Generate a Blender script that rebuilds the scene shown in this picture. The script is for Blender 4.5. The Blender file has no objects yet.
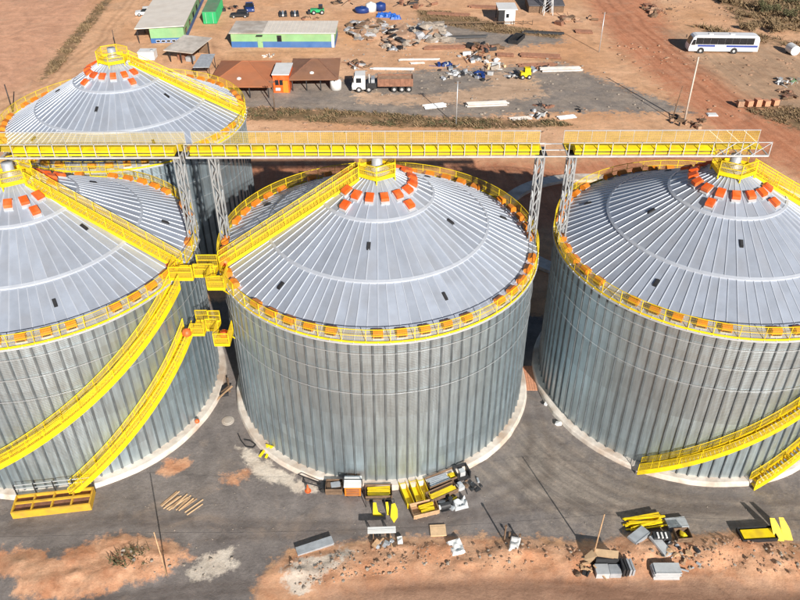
import bpy, math, random
import numpy as np
from mathutils import Vector, Matrix
random.seed(7); RNG = np.random.default_rng(7)
rad = math.radians
SC = bpy.context.scene
COL = SC.collection

# ------------------------------------------------------------------ camera
FPX, PITCH, ROLL, CAMH = 770.4, 0.627, -0.0032, 48.57
_c, _s = math.cos(PITCH), math.sin(PITCH)
FW = Vector((0, _c, -_s)); UP0 = Vector((0, _s, _c)); R0 = Vector((1, 0, 0))
RT = R0*math.cos(ROLL) + UP0*math.sin(ROLL); UP = -R0*math.sin(ROLL) + UP0*math.cos(ROLL)
cam = bpy.data.cameras.new('camera'); camo = bpy.data.objects.new('camera', cam); COL.objects.link(camo)
cam.sensor_width = 36; cam.lens = FPX*36/800; cam.clip_end = 6000; cam.clip_start = 0.5
mw = Matrix.Identity(4)
for i in range(3):
    mw[i][0] = RT[i]; mw[i][1] = UP[i]; mw[i][2] = -FW[i]
mw.translation = (0, 0, CAMH); camo.matrix_world = mw
SC.camera = camo

# ------------------------------------------------------------------ sky, sun, exposure
SUN_EL, SUN_AZ = rad(25.5), math.atan2(0.36, -0.93)          # sun stands behind the camera, to its right
w = bpy.data.worlds.new('World'); SC.world = w; w.use_nodes = True
nt = w.node_tree; bg = nt.nodes['Background']
sky = nt.nodes.new('ShaderNodeTexSky'); sky.sky_type = 'NISHITA'; sky.sun_disc = False
sky.sun_elevation = SUN_EL; sky.sun_rotation = SUN_AZ; sky.altitude = 300; sky.dust_density = 0.4; sky.air_density = 0.75
nt.links.new(sky.outputs[0], bg.inputs[0]); bg.inputs[1].default_value = 0.05
sl = bpy.data.lights.new('sun', 'SUN'); sl.energy = 5.0; sl.angle = rad(0.5); sl.color = (1.0, 0.95, 0.885)
so = bpy.data.objects.new('sun', sl); COL.objects.link(so)
sd = Vector((math.sin(SUN_AZ)*math.cos(SUN_EL), math.cos(SUN_AZ)*math.cos(SUN_EL), math.sin(SUN_EL)))
so.rotation_euler = (-sd).to_track_quat('-Z', 'Y').to_euler(); so.location = sd*300
SC.view_settings.view_transform = 'Standard'; SC.view_settings.look = 'None'
SC.view_settings.gamma = 1; SC.view_settings.use_curve_mapping = False
SC.view_settings.exposure = 0.52
SC.render.engine = 'CYCLES'

# ------------------------------------------------------------------ pixel -> place
def G(u, v, z=0.0):
    """point of the horizontal plane at height z seen at photo pixel (u, v)"""
    d = FW + RT*((u-400)/FPX) - UP*((v-300)/FPX)
    t = (z-CAMH)/d.z
    return Vector((d.x*t, d.y*t, z))

# ------------------------------------------------------------------ materials
MATS = {}
def mat(name, col, rough=0.6, metal=0.0, var=0.18, vs=1.5, bump=0.0, bs=25.0, dirt=None, dirt_amt=0.0, spec=0.5, rnd=0.0):
    if name in MATS: return MATS[name]
    m = bpy.data.materials.new(name); m.use_nodes = True; t = m.node_tree; n = t.nodes; L = t.links
    b = n['Principled BSDF']; b.inputs['Roughness'].default_value = rough; b.inputs['Metallic'].default_value = metal
    b.inputs['Specular IOR Level'].default_value = spec
    tc = n.new('ShaderNodeTexCoord'); oi = n.new('ShaderNodeObjectInfo')
    mul = n.new('ShaderNodeVectorMath'); mul.operation = 'SCALE'; mul.inputs['Scale'].default_value = 40
    comb = n.new('ShaderNodeCombineXYZ')
    for k in range(3): L.new(oi.outputs['Random'], comb.inputs[k])
    L.new(comb.outputs[0], mul.inputs[0])
    add = n.new('ShaderNodeVectorMath'); L.new(tc.outputs['Object'], add.inputs[0]); L.new(mul.outputs[0], add.inputs[1])
    nz = n.new('ShaderNodeTexNoise'); nz.inputs['Scale'].default_value = vs; nz.inputs['Detail'].default_value = 6; nz.inputs['Roughness'].default_value = 0.65
    L.new(add.outputs[0], nz.inputs['Vector'])
    mr = n.new('ShaderNodeMapRange'); mr.inputs['From Min'].default_value = 0.3; mr.inputs['From Max'].default_value = 0.7
    mr.inputs['To Min'].default_value = 1-var; mr.inputs['To Max'].default_value = 1+var
    L.new(nz.outputs['Fac'], mr.inputs['Value'])
    mx = n.new('ShaderNodeMix'); mx.data_type = 'RGBA'; mx.blend_type = 'MULTIPLY'; mx.inputs['Factor'].default_value = 1
    mx.inputs['A'].default_value = (*col, 1); L.new(mr.outputs[0], mx.inputs['B'])
    out = mx.outputs['Result']
    if rnd:
        mo = n.new('ShaderNodeMapRange'); mo.inputs['To Min'].default_value = 1-rnd; mo.inputs['To Max'].default_value = 1+rnd; L.new(oi.outputs['Random'], mo.inputs['Value'])
        mz = n.new('ShaderNodeMix'); mz.data_type = 'RGBA'; mz.blend_type = 'MULTIPLY'; mz.inputs['Factor'].default_value = 1
        L.new(out, mz.inputs['A']); L.new(mo.outputs[0], mz.inputs['B']); out = mz.outputs['Result']
    if dirt:
        nz2 = n.new('ShaderNodeTexNoise'); nz2.inputs['Scale'].default_value = vs*0.6; nz2.inputs['Detail'].default_value = 8
        L.new(add.outputs[0], nz2.inputs['Vector'])
        mr2 = n.new('ShaderNodeMapRange'); mr2.inputs['From Min'].default_value = 0.45; mr2.inputs['From Max'].default_value = 0.68
        mr2.inputs['To Max'].default_value = dirt_amt; L.new(nz2.outputs['Fac'], mr2.inputs['Value'])
        mx2 = n.new('ShaderNodeMix'); mx2.data_type = 'RGBA'; L.new(mr2.outputs[0], mx2.inputs['Factor'])
        L.new(out, mx2.inputs['A']); mx2.inputs['B'].default_value = (*dirt, 1); out = mx2.outputs['Result']
    L.new(out, b.inputs['Base Color'])
    if bump:
        nb = n.new('ShaderNodeTexNoise'); nb.inputs['Scale'].default_value = bs; nb.inputs['Detail'].default_value = 5
        L.new(add.outputs[0], nb.inputs['Vector'])
        bp = n.new('ShaderNodeBump'); bp.inputs['Strength'].default_value = bump; bp.inputs['Distance'].default_value = 0.05
        L.new(nb.outputs['Fac'], bp.inputs['Height']); L.new(bp.outputs[0], b.inputs['Normal'])
    MATS[name] = m
    return m

def wall_metal():
    """galvanised sheets: every sheet (a few panels wide, one ring high) has its own zinc tone"""
    m = bpy.data.materials.new('galvanised_wall'); m.use_nodes = True; t = m.node_tree; n = t.nodes; L = t.links
    b = n['Principled BSDF']; b.inputs['Roughness'].default_value = 0.43; b.inputs['Metallic'].default_value = 0.88
    tc = n.new('ShaderNodeTexCoord'); oi = n.new('ShaderNodeObjectInfo')
    sp = n.new('ShaderNodeSeparateXYZ'); L.new(tc.outputs['Object'], sp.inputs[0])
    dv = n.new('ShaderNodeMath'); dv.operation = 'DIVIDE'; dv.inputs[1].default_value = 1.058; L.new(sp.outputs['Z'], dv.inputs[0])
    fl = n.new('ShaderNodeMath'); fl.operation = 'FLOOR'; L.new(dv.outputs[0], fl.inputs[0])
    sc = n.new('ShaderNodeSeparateColor'); L.new(oi.outputs['Color'], sc.inputs[0])
    cb = n.new('ShaderNodeCombineXYZ'); L.new(sc.outputs['Red'], cb.inputs[0]); L.new(fl.outputs[0], cb.inputs[1])
    wn = n.new('ShaderNodeTexWhiteNoise'); wn.noise_dimensions = '3D'; L.new(cb.outputs[0], wn.inputs['Vector'])
    cb2 = n.new('ShaderNodeCombineXYZ'); L.new(sc.outputs['Green'], cb2.inputs[0]); L.new(fl.outputs[0], cb2.inputs[1]); cb2.inputs[2].default_value = 5
    wn2 = n.new('ShaderNodeTexWhiteNoise'); wn2.noise_dimensions = '3D'; L.new(cb2.outputs[0], wn2.inputs['Vector'])
    # streaks and clouds
    mul = n.new('ShaderNodeVectorMath'); mul.operation = 'MULTIPLY_ADD'; mul.inputs[1].default_value = (3.0, 3.0, 0.22)
    cr = n.new('ShaderNodeCombineXYZ'); ml = n.new('ShaderNodeMath'); ml.operation = 'MULTIPLY'; ml.inputs[1].default_value = 50
    L.new(oi.outputs['Random'], ml.inputs[0]); L.new(ml.outputs[0], cr.inputs[0]); L.new(ml.outputs[0], cr.inputs[1])
    L.new(tc.outputs['Object'], mul.inputs[0]); L.new(cr.outputs[0], mul.inputs[2])
    nz = n.new('ShaderNodeTexNoise'); nz.inputs['Scale'].default_value = 1.6; nz.inputs['Detail'].default_value = 7; nz.inputs['Roughness'].default_value = 0.7
    L.new(mul.outputs[0], nz.inputs['Vector'])
    def mr(src, a, bb, lo, hi):
        x = n.new('ShaderNodeMapRange'); x.inputs['From Min'].default_value = a; x.inputs['From Max'].default_value = bb
        x.inputs['To Min'].default_value = lo; x.inputs['To Max'].default_value = hi; L.new(src, x.inputs['Value']); return x.outputs[0]
    f1 = mr(wn.outputs['Value'], 0, 1, 0.93, 1.05); f2 = mr(wn2.outputs['Value'], 0, 1, 0.9, 1.08); f3 = mr(nz.outputs['Fac'], 0.3, 0.7, 0.82, 1.14)
    a = n.new('ShaderNodeMath'); a.operation = 'MULTIPLY'; L.new(f1, a.inputs[0]); L.new(f2, a.inputs[1])
    a2 = n.new('ShaderNodeMath'); a2.operation = 'MULTIPLY'; L.new(a.outputs[0], a2.inputs[0]); L.new(f3, a2.inputs[1])
    tint = n.new('ShaderNodeMix'); tint.data_type = 'RGBA'; L.new(wn2.outputs['Value'], tint.inputs['Factor'])
    tint.inputs['A'].default_value = (0.545, 0.645, 0.69, 1); tint.inputs['B'].default_value = (0.50, 0.61, 0.67, 1)
    lt = n.new('ShaderNodeMath'); lt.operation = 'LESS_THAN'; lt.inputs[1].default_value = 5.5; L.new(fl.outputs[0], lt.inputs[0])      # lower rings are tinted bluer
    lo = n.new('ShaderNodeMix'); lo.data_type = 'RGBA'; L.new(lt.outputs[0], lo.inputs['Factor']); L.new(tint.outputs['Result'], lo.inputs['A']); lo.inputs['B'].default_value = (0.55, 0.67, 0.73, 1); tint = lo
    mx = n.new('ShaderNodeMix'); mx.data_type = 'RGBA'; mx.blend_type = 'MULTIPLY'; mx.inputs['Factor'].default_value = 1
    L.new(tint.outputs['Result'], mx.inputs['A']); L.new(a2.outputs[0], mx.inputs['B']); 
    # dust splashed on the lowest ring, rusty-earth coloured
    dz = n.new('ShaderNodeMath'); dz.operation = 'MULTIPLY_ADD'; dz.inputs[1].default_value = 1.6; L.new(nz.outputs['Fac'], dz.inputs[0])
    ng = n.new('ShaderNodeMath'); ng.operation = 'MULTIPLY'; ng.inputs[1].default_value = -1; L.new(sp.outputs['Z'], ng.inputs[0]); L.new(ng.outputs[0], dz.inputs[2])
    df = mr(dz.outputs[0], -0.6, 0.9, 0, 0.5)
    mx2 = n.new('ShaderNodeMix'); mx2.data_type = 'RGBA'; L.new(df, mx2.inputs['Factor']); L.new(mx.outputs['Result'], mx2.inputs['A'])
    mx2.inputs['B'].default_value = (0.42, 0.36, 0.29, 1); L.new(mx2.outputs['Result'], b.inputs['Base Color'])
    rr = mr(nz.outputs['Fac'], 0.3, 0.7, 0.34, 0.48); L.new(rr, b.inputs['Roughness'])
    return m

YEL = mat('yellow_paint', (0.82, 0.60, 0.008), 0.55, 0, 0.14, 1.6, dirt=(0.46, 0.28, 0.03), dirt_amt=0.55, spec=0.3, rnd=0.06)
YEL2 = mat('yellow_mesh_paint', (0.74, 0.53, 0.04), 0.6, 0, 0.12, 1.0, spec=0.3)
ORG = mat('orange_plastic', (0.72, 0.10, 0.010), 0.5, 0, 0.16, 2.5, dirt=(0.5, 0.2, 0.08), dirt_amt=0.45, rnd=0.18)
ORG2 = mat('orange_hood_paint', (0.68, 0.20, 0.012), 0.5, 0, 0.16, 2.5, dirt=(0.45, 0.2, 0.06), dirt_amt=0.5, rnd=0.18)
GALV = wall_metal()
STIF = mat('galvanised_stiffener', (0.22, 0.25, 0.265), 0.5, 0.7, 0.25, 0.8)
ROOF = mat('roof_sheet', (0.435, 0.48, 0.555), 0.42, 0.4, 0.12, 0.6, dirt=(0.36, 0.35, 0.35), dirt_amt=0.35, rnd=0.09)
RIB = mat('roof_rib_zinc', (0.52, 0.555, 0.61), 0.4, 0.3, 0.08, 1)
ZINC = mat('galvanised_steel', (0.58, 0.60, 0.61), 0.4, 0.5, 0.15, 2)
ZINC2 = mat('pale_galvanised_steel', (0.55, 0.56, 0.56), 0.5, 0.25, 0.12, 2)
TSTEEL = mat('tower_steel', (0.34, 0.355, 0.36), 0.5, 0.4, 0.2, 2)
GSTEEL = mat('gantry_galvanised', (0.50, 0.51, 0.51), 0.5, 0.3, 0.15, 2)
CONC = mat('plinth_concrete', (0.66, 0.59, 0.51), 0.9, 0, 0.22, 0.9, 0.5, 20, dirt=(0.40, 0.27, 0.18), dirt_amt=0.75)
CONC2 = mat('slab_concrete', (0.44, 0.40, 0.35), 0.9, 0, 0.2, 0.5, 0.4, 15, dirt=(0.40, 0.25, 0.15), dirt_amt=0.5)
DARK = mat('dark_opening', (0.02, 0.02, 0.022), 0.7, 0, 0.2, 4)
BLACK = mat('black_steel', (0.03, 0.03, 0.032), 0.55, 0.2, 0.3, 3)
WHITE = mat('white_paint', (0.76, 0.755, 0.73), 0.5, 0, 0.07, 0.8, dirt=(0.62, 0.56, 0.48), dirt_amt=0.22)
WOOD = mat('raw_timber', (0.46, 0.29, 0.16), 0.85, 0, 0.3, 3, 0.3, 30)
WOODD = mat('weathered_timber', (0.16, 0.10, 0.06), 0.9, 0, 0.35, 3, 0.3, 30)
PLY = mat('plywood', (0.66, 0.45, 0.26), 0.75, 0, 0.15, 2)
GREYS = mat('grey_sheet', (0.42, 0.44, 0.46), 0.5, 0.3, 0.2, 2)
GLASS = mat('dark_glass', (0.015, 0.018, 0.022), 0.08, 0, 0.2, 1, spec=0.8)
RUBR = mat('tyre_rubber', (0.025, 0.024, 0.023), 0.9, 0, 0.2, 4)
GRN = mat('light_green_paint', (0.22, 0.41, 0.19), 0.6, 0, 0.12, 0.5, dirt=(0.35, 0.42, 0.2), dirt_amt=0.4)
GRN2 = mat('container_green', (0.02, 0.36, 0.12), 0.5, 0, 0.15, 0.5, dirt=(0.05, 0.25, 0.1), dirt_amt=0.5)
BLU = mat('blue_paint', (0.035, 0.12, 0.32), 0.55, 0, 0.15, 0.6, dirt=(0.12, 0.2, 0.35), dirt_amt=0.4)
BLU2 = mat('dark_blue_paint', (0.012, 0.04, 0.18), 0.45, 0, 0.2, 1)
TERRA = mat('terracotta_roof', (0.42, 0.15, 0.065), 0.85, 0, 0.14, 0.35, dirt=(0.34, 0.15, 0.08), dirt_amt=0.7)
TERRAB = mat('dusty_brown_roof', (0.25, 0.125, 0.075), 0.9, 0, 0.2, 0.5, dirt=(0.30, 0.14, 0.07), dirt_amt=0.6)
RUST = mat('rusty_steel', (0.27, 0.13, 0.08), 0.85, 0.1, 0.3, 2, 0.2, 20, dirt=(0.16, 0.08, 0.05), dirt_amt=0.6)
BRICK = mat('clay_brick', (0.60, 0.28, 0.16), 0.9, 0, 0.22, 4, 0.3, 20)
ROCK = mat('broken_concrete', (0.31, 0.26, 0.21), 0.95, 0, 0.35, 1.5, 0.7, 12)
ROCKB = mat('brown_rubble', (0.36, 0.22, 0.14), 0.95, 0, 0.35, 1.5, 0.7, 12)
LEAF = mat('dry_scrub_leaves', (0.23, 0.155, 0.08), 0.8, 0, 0.4, 0.4)
LEAFG = mat('green_weeds', (0.10, 0.095, 0.04), 0.8, 0, 0.4, 0.7)
TWIG = mat('twigs', (0.12, 0.075, 0.045), 0.9, 0, 0.3, 2)

# ------------------------------------------------------------------ mesh builder
class MB:
    def __init__(s): s.v = []; s.f = []; s.m = []
    def add(s, vs, fs, mi=0):
        o = len(s.v); s.v += [tuple(p) for p in vs]; s.f += [tuple(i+o for i in f) for f in fs]; s.m += [mi]*len(fs); return s
    BF = [(0, 3, 2, 1), (4, 5, 6, 7), (0, 1, 5, 4), (1, 2, 6, 5), (2, 3, 7, 6), (3, 0, 4, 7)]
    def box(s, x0, x1, y0, y1, z0, z1, mi=0, M=None):
        vs = [Vector(p) for p in ((x0, y0, z0), (x1, y0, z0), (x1, y1, z0), (x0, y1, z0), (x0, y0, z1), (x1, y0, z1), (x1, y1, z1), (x0, y1, z1))]
        if M is not None: vs = [M @ p for p in vs]
        return s.add(vs, MB.BF, mi)
    def bar(s, p, q, w, h=None, up=(0, 0, 1), mi=0):
        p = Vector(p); q = Vector(q); h = w if h is None else h; d = (q-p)
        if d.length < 1e-6: return s
        d.normalize(); up = Vector(up)
        if abs(d.dot(up)) > 0.98: up = Vector((1, 0, 0)) if abs(d.x) < 0.9 else Vector((0, 1, 0))
        a = d.cross(up).normalized()*(w/2); b = a.cross(d).normalized()*(h/2)
        vs = [p-a-b, p+a-b, p+a+b, p-a+b, q-a-b, q+a-b, q+a+b, q-a+b]
        return s.add(vs, [(0, 1, 2, 3), (7, 6, 5, 4), (0, 4, 5, 1), (1, 5, 6, 2), (2, 6, 7, 3), (3, 7, 4, 0)], mi)
    def tube(s, p, q, r0, r1=None, n=10, mi=0, cap=True):
        p = Vector(p); q = Vector(q); r1 = r0 if r1 is None else r1; d = (q-p).normalized()
        a = d.orthogonal().normalized(); b = d.cross(a); vs = []
        for P, r in ((p, r0), (q, r1)):
            for k in range(n):
                t = 2*math.pi*k/n; vs.append(P+a*(r*math.cos(t))+b*(r*math.sin(t)))
        fs = [(k, (k+1) % n, n+(k+1) % n, n+k) for k in range(n)]
        if cap: fs += [tuple(range(n-1, -1, -1)), tuple(range(n, 2*n))]
        return s.add(vs, fs, mi)
    def sweep(s, A, B, closed=False, mi=0):
        """solid between matching cross-sections: A = list of stations, each a list of corner points"""
        n = len(A[0]); vs = [p for st in A for p in st]; N = len(A); fs = []
        for i in range(N if closed else N-1):
            j = (i+1) % N
            for k in range(n): fs.append((i*n+k, i*n+(k+1) % n, j*n+(k+1) % n, j*n+k))
        if not closed: fs += [tuple(range(n-1, -1, -1)), tuple((N-1)*n+k for k in range(n))]
        return s.add(vs, fs, mi)
    def ring(s, r0, r1, z0, z1, n=96, mi=0):
        st = []
        for k in range(n):
            t = 2*math.pi*k/n; c, q = math.cos(t), math.sin(t)
            st.append([(r0*c, r0*q, z0), (r1*c, r1*q, z0), (r1*c, r1*q, z1), (r0*c, r0*q, z1)])
        return s.sweep(st, None, True, mi)
    def lathe(s, prof, n=16, mi=0, c=(0, 0, 0)):
        vs = []; m = len(prof)
        for k in range(n):
            t = 2*math.pi*k/n
            for r, z in prof: vs.append((c[0]+r*math.cos(t), c[1]+r*math.sin(t), c[2]+z))
        fs = [(k*m+i, ((k+1) % n)*m+i, ((k+1) % n)*m+i+1, k*m+i+1) for k in range(n) for i in range(m-1)]
        return s.add(vs, fs, mi)
    def prism(s, poly, z0, z1, mi=0, M=None):
        n = len(poly); vs = [Vector((x, y, z0)) for x, y in poly]+[Vector((x, y, z1)) for x, y in poly]
        if M is not None: vs = [M @ p for p in vs]
        fs = [tuple(range(n-1, -1, -1)), tuple(range(n, 2*n))]+[(k, (k+1) % n, n+(k+1) % n, n+k) for k in range(n)]
        return s.add(vs, fs, mi)
    def lump(s, c, r, sq=(1, 1, 1), seed=0, mi=0, rough=0.35):
        """irregular rock: jittered icosahedron-like shape"""
        rg = random.Random(seed); t = (1+5**.5)/2; vs = []
        rot = Matrix.Rotation(rg.random()*6.28, 3, 'Z') @ Matrix.Rotation(rg.random()*6.28, 3, 'X')
        for x, y, z in ((-1, t, 0), (1, t, 0), (-1, -t, 0), (1, -t, 0), (0, -1, t), (0, 1, t), (0, -1, -t), (0, 1, -t), (t, 0, -1), (t, 0, 1), (-t, 0, -1), (-t, 0, 1)):
            p = rot @ Vector((x, y, z)).normalized()*(r*(1-rough+2*rough*rg.random()))
            vs.append((c[0]+p.x*sq[0], c[1]+p.y*sq[1], c[2]+p.z*sq[2]))
        fs = [(0, 11, 5), (0, 5, 1), (0, 1, 7), (0, 7, 10), (0, 10, 11), (1, 5, 9), (5, 11, 4), (11, 10, 2), (10, 7, 6), (7, 1, 8), (3, 9, 4), (3, 4, 2), (3, 2, 6), (3, 6, 8), (3, 8, 9), (4, 9, 5), (2, 4, 11), (6, 2, 10), (8, 6, 7), (9, 8, 1)]
        return s.add(vs, fs, mi)
    def path(s, pts, r, n=6):
        for p, q in zip(pts[:-1], pts[1:]): s.tube(p, q, r, n=n)
        return s
    def meshpanel(s, p00, p10, p11, p01, nu, nv, th):
        """welded wire infill between four corners"""
        p00, p10, p11, p01 = map(Vector, (p00, p10, p11, p01))
        nrm = (p10-p00).cross(p01-p00).normalized()
        for i in range(1, nu): t = i/nu; s.bar(p00.lerp(p10, t), p01.lerp(p11, t), th, th*0.7, nrm)
        for j in range(1, nv): t = j/nv; s.bar(p00.lerp(p01, t), p10.lerp(p11, t), th, th*0.7, nrm)
        return s
    def mesh(s, name, mats, smooth=False):
        me = bpy.data.meshes.new(name); me.from_pydata(s.v, [], s.f)
        for m in (mats if isinstance(mats, (list, tuple)) else [mats]): me.materials.append(m)
        if max(s.m, default=0) > 0: me.polygons.foreach_set('material_index', s.m)
        if smooth: me.polygons.foreach_set('use_smooth', [True]*len(s.f))
        me.update(); return me
    def build(s, name, mats, parent=None, M=None, smooth=False):
        return inst(name, s.mesh(name, mats, smooth), parent, M)

def inst(name, me, parent=None, M=None):
    o = bpy.data.objects.new(name, me); COL.objects.link(o)
    if parent is not None: o.parent = parent
    if M is not None: o.matrix_local = M
    return o
def tag(o, label, cat, group=None):
    o['label'] = label; o['category'] = cat
    if group: o['group'] = group
    return o
def thing(name, label, cat, loc=(0, 0, 0), rz=0.0, group=None):
    o = bpy.data.objects.new(name, None); o.empty_display_size = 0.3; COL.objects.link(o)
    o.location = loc; o.rotation_euler = (0, 0, rz); return tag(o, label, cat, group)
def RZ(a): return Matrix.Rotation(a, 4, 'Z')
def T(*p): return Matrix.Translation(Vector(p if len(p) == 3 else p[0]))
def copy_tree(o, loc, rz, label=None):
    c = o.copy(); COL.objects.link(c); c.location = loc; c.rotation_euler = (0, 0, rz)
    if label: c['label'] = label
    for ch in o.children:
        d = ch.copy(); COL.objects.link(d); d.parent = c
        for g in ch.children:
            e = g.copy(); COL.objects.link(e); e.parent = d
    return c

# ------------------------------------------------------------------ ground
def PX(*pts): return np.array([[*G(u, v)][:2] for u, v in pts])
def sdf(poly, X, Y):
    """signed distance in metres, positive inside"""
    d = np.full(X.shape, 1e9); ins = np.zeros(X.shape, bool); n = len(poly)
    for i in range(n):
        ax, ay = poly[i]; bx, by = poly[(i+1) % n]; ex, ey = bx-ax, by-ay
        t = np.clip(((X-ax)*ex+(Y-ay)*ey)/(ex*ex+ey*ey+1e-9), 0, 1)
        d = np.minimum(d, np.hypot(X-ax-t*ex, Y-ay-t*ey))
        if ay != by:
            c = ((ay > Y) != (by > Y)) & (X < (bx-ax)*(Y-ay)/(by-ay)+ax); ins ^= c
    return np.where(ins, d, -d)
_perm = RNG.random((256, 256))
def vnoise(X, Y, s):
    x = np.asarray(X, float)*s+91.3; y = np.asarray(Y, float)*s+17.7
    xi = np.floor(x).astype(int); yi = np.floor(y).astype(int); fx = x-xi; fy = y-yi
    fx = fx*fx*(3-2*fx); fy = fy*fy*(3-2*fy)
    g = lambda i, j: _perm[i % 256, j % 256]
    return (g(xi, yi)*(1-fx)+g(xi+1, yi)*fx)*(1-fy)+(g(xi, yi+1)*(1-fx)+g(xi+1, yi+1)*fx)*fy
P_GRAVEL = [PX((-300, 330), (60, 330), (200, 300), (420, 300), (640, 330), (900, 360), (1100, 480), (1000, 552), (800, 545), (740, 532), (690, 538), (640, 533), (600, 545), (520, 540), (430, 538), (380, 540), (330, 546), (290, 552), (258, 585), (255, 640), (-300, 700))]
P_GRAVELB = [PX((140, 84), (338, 80), (420, 70), (480, 68), (560, 62), (600, 78), (640, 92), (680, 106), (690, 113), (600, 112), (540, 113), (480, 117), (420, 118), (320, 112), (260, 108), (150, 105)),
            PX((418, 18), (470, 22), (500, 32), (560, 36), (565, 42), (500, 48), (440, 42), (415, 36))]
P_SANDB = [PX((480, 74), (530, 72), (545, 95), (520, 100), (490, 84)), PX((355, 92), (430, 96), (500, 84), (545, 90), (530, 98), (430, 106), (360, 103))]
P_SAND = [PX((-40, 556), (0, 552), (38, 547), (48, 562), (62, 558), (74, 545), (104, 537), (125, 533), (150, 541), (180, 545), (192, 558), (172, 572), (150, 580), (118, 590), (60, 600), (18, 598), (14, 580), (0, 575), (-40, 580)),
          PX((222, 478), (250, 468), (246, 480), (225, 486)), PX((165, 462), (188, 456), (192, 466), (170, 476), (158, 472)),
          PX((258, 592), (266, 572), (292, 553), (330, 548), (380, 541), (430, 539), (520, 541), (600, 546), (640, 534), (690, 539), (740, 533), (800, 546), (1000, 560), (1000, 700), (240, 700))]
P_BERM = [PX((262, 578), (292, 556), (330, 550), (380, 544), (430, 542), (520, 543), (600, 548), (640, 538), (690, 540), (740, 536), (800, 550), (960, 570), (960, 592), (800, 584), (700, 572), (560, 574), (420, 575), (330, 590)),
          PX((10, 560), (70, 552), (125, 537), (190, 550), (160, 578), (60, 594), (16, 590))]
P_PALE = [PX((238, 446), (252, 450), (272, 465), (300, 482), (322, 490), (300, 492), (278, 484), (262, 478), (248, 466)), PX((186, 572), (205, 556), (232, 548), (236, 562), (222, 575), (195, 580)), PX((282, 588), (286, 568), (305, 558), (332, 556), (338, 568), (318, 586), (300, 596)),
          PX((332, 556), (348, 546), (350, 560), (338, 566))]
P_WARM = [PX((545, 425), (590, 455), (650, 490), (760, 505), (900, 490), (900, 545), (700, 532), (560, 520), (480, 480), (520, 430))]
P_BROWN = [PX((330, 592), (420, 577), (560, 576), (700, 576), (800, 586), (1000, 600), (1000, 760), (100, 760))]
P_RED = [PX((575, -20), (640, -20), (665, 20), (700, 60), (745, 95), (800, 125), (880, 165), (880, 215), (800, 178), (745, 150), (700, 120), (660, 85), (620, 50), (596, 20)),
         PX((180, 160), (470, 160), (560, 165), (640, 150), (760, 150), (780, 185), (560, 230), (200, 230))]
P_FIELD = [PX((665, 30), (740, 40), (820, 55), (900, 70), (900, 150), (800, 128), (740, 92), (690, 58))]
P_SCRUB = [PX((690, -10), (720, 2), (745, 28), (790, 32), (900, 40), (900, -30), (700, -30)), PX((690, 26), (760, 36), (800, 44), (800, 50), (720, 36)), PX((745, 108), (800, 108), (830, 118), (800, 130), (760, 118))]
P_GRASS = [PX((236, 108), (330, 110), (440, 118), (560, 121), (575, 126), (480, 129), (380, 126), (300, 121), (238, 119)),
           PX((112, -10), (120, -10), (85, 35), (58, 70), (40, 82), (46, 68), (75, 32)), PX((415, 10), (450, 12), (500, 24), (560, 34), (560, 38), (480, 32), (420, 20))]
P_TRACK = [PX((128, -10), (150, -10), (110, 40), (60, 85), (-20, 130), (-60, 130), (40, 80), (90, 40))]
P_DUST = [PX((-100, -20), (108, -20), (70, 40), (30, 90), (-100, 120))]
def field(polys, X, Y, soft):
    m = np.zeros(np.shape(X))
    for p in polys: m = np.maximum(m, np.clip(0.5+sdf(p, X, Y)/soft, 0, 1))
    return m
def height(X, Y):
    X = np.asarray(X, float); Y = np.asarray(Y, float)
    b = np.clip(field(P_BERM, X, Y, 3.0)*2-0.6, 0, 1)
    h = b*(0.05+0.42*vnoise(X, Y, 0.6)*vnoise(X, Y, 0.23)+0.26*vnoise(X, Y, 1.3)**2+0.16*vnoise(X, Y, 2.6))
    g = np.clip((Y-115)/25, 0, 1)
    h = h+g*0.25*(vnoise(X, Y, 0.12)-0.5)*0.6
    s = field(P_SCRUB, X, Y, 6.0); h = h+s*0.5*vnoise(X, Y, 0.35)
    return h
def gh(x, y): return float(height(np.array([x]), np.array([y]))[0])

def axis(lo, hi, step, far, n):
    core = np.arange(lo, hi+1e-6, step)
    ext = np.array([hi+(far-hi)*((k+1)/n)**2.2 for k in range(n)])
    return core, ext
cx, ex = axis(-72, 72, 0.36, 2500, 40)
xs = np.concatenate([-ex[::-1], cx, ex])
ys = np.concatenate([-2000*(np.arange(14, 0, -1)/14)**2.2+24, np.arange(24, 40, 0.22), np.arange(40, 64, 0.4), np.arange(64, 120, 0.7), np.arange(120, 215, 0.9), 215+3000*(np.arange(1, 36)/35)**2.2])
X, Y = np.meshgrid(xs, ys); nx, ny = len(xs), len(ys)
Z = height(X, Y)
me = bpy.data.meshes.new('ground')
V = np.stack([X.ravel(), Y.ravel(), Z.ravel()], 1)
ii = (np.arange(ny-1)[:, None]*nx+np.arange(nx-1)[None, :]).ravel()
F = np.stack([ii, ii+1, ii+nx+1, ii+nx], 1)
me.vertices.add(len(V)); me.vertices.foreach_set('co', V.ravel())
me.loops.add(F.size); me.loops.foreach_set('vertex_index', F.ravel())
me.polygons.add(len(F)); me.polygons.foreach_set('loop_start', np.arange(0, F.size, 4)); me.polygons.foreach_set('loop_total', np.full(len(F), 4))
me.polygons.foreach_set('use_smooth', np.ones(len(F), bool))
me.update(calc_edges=True)
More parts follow.
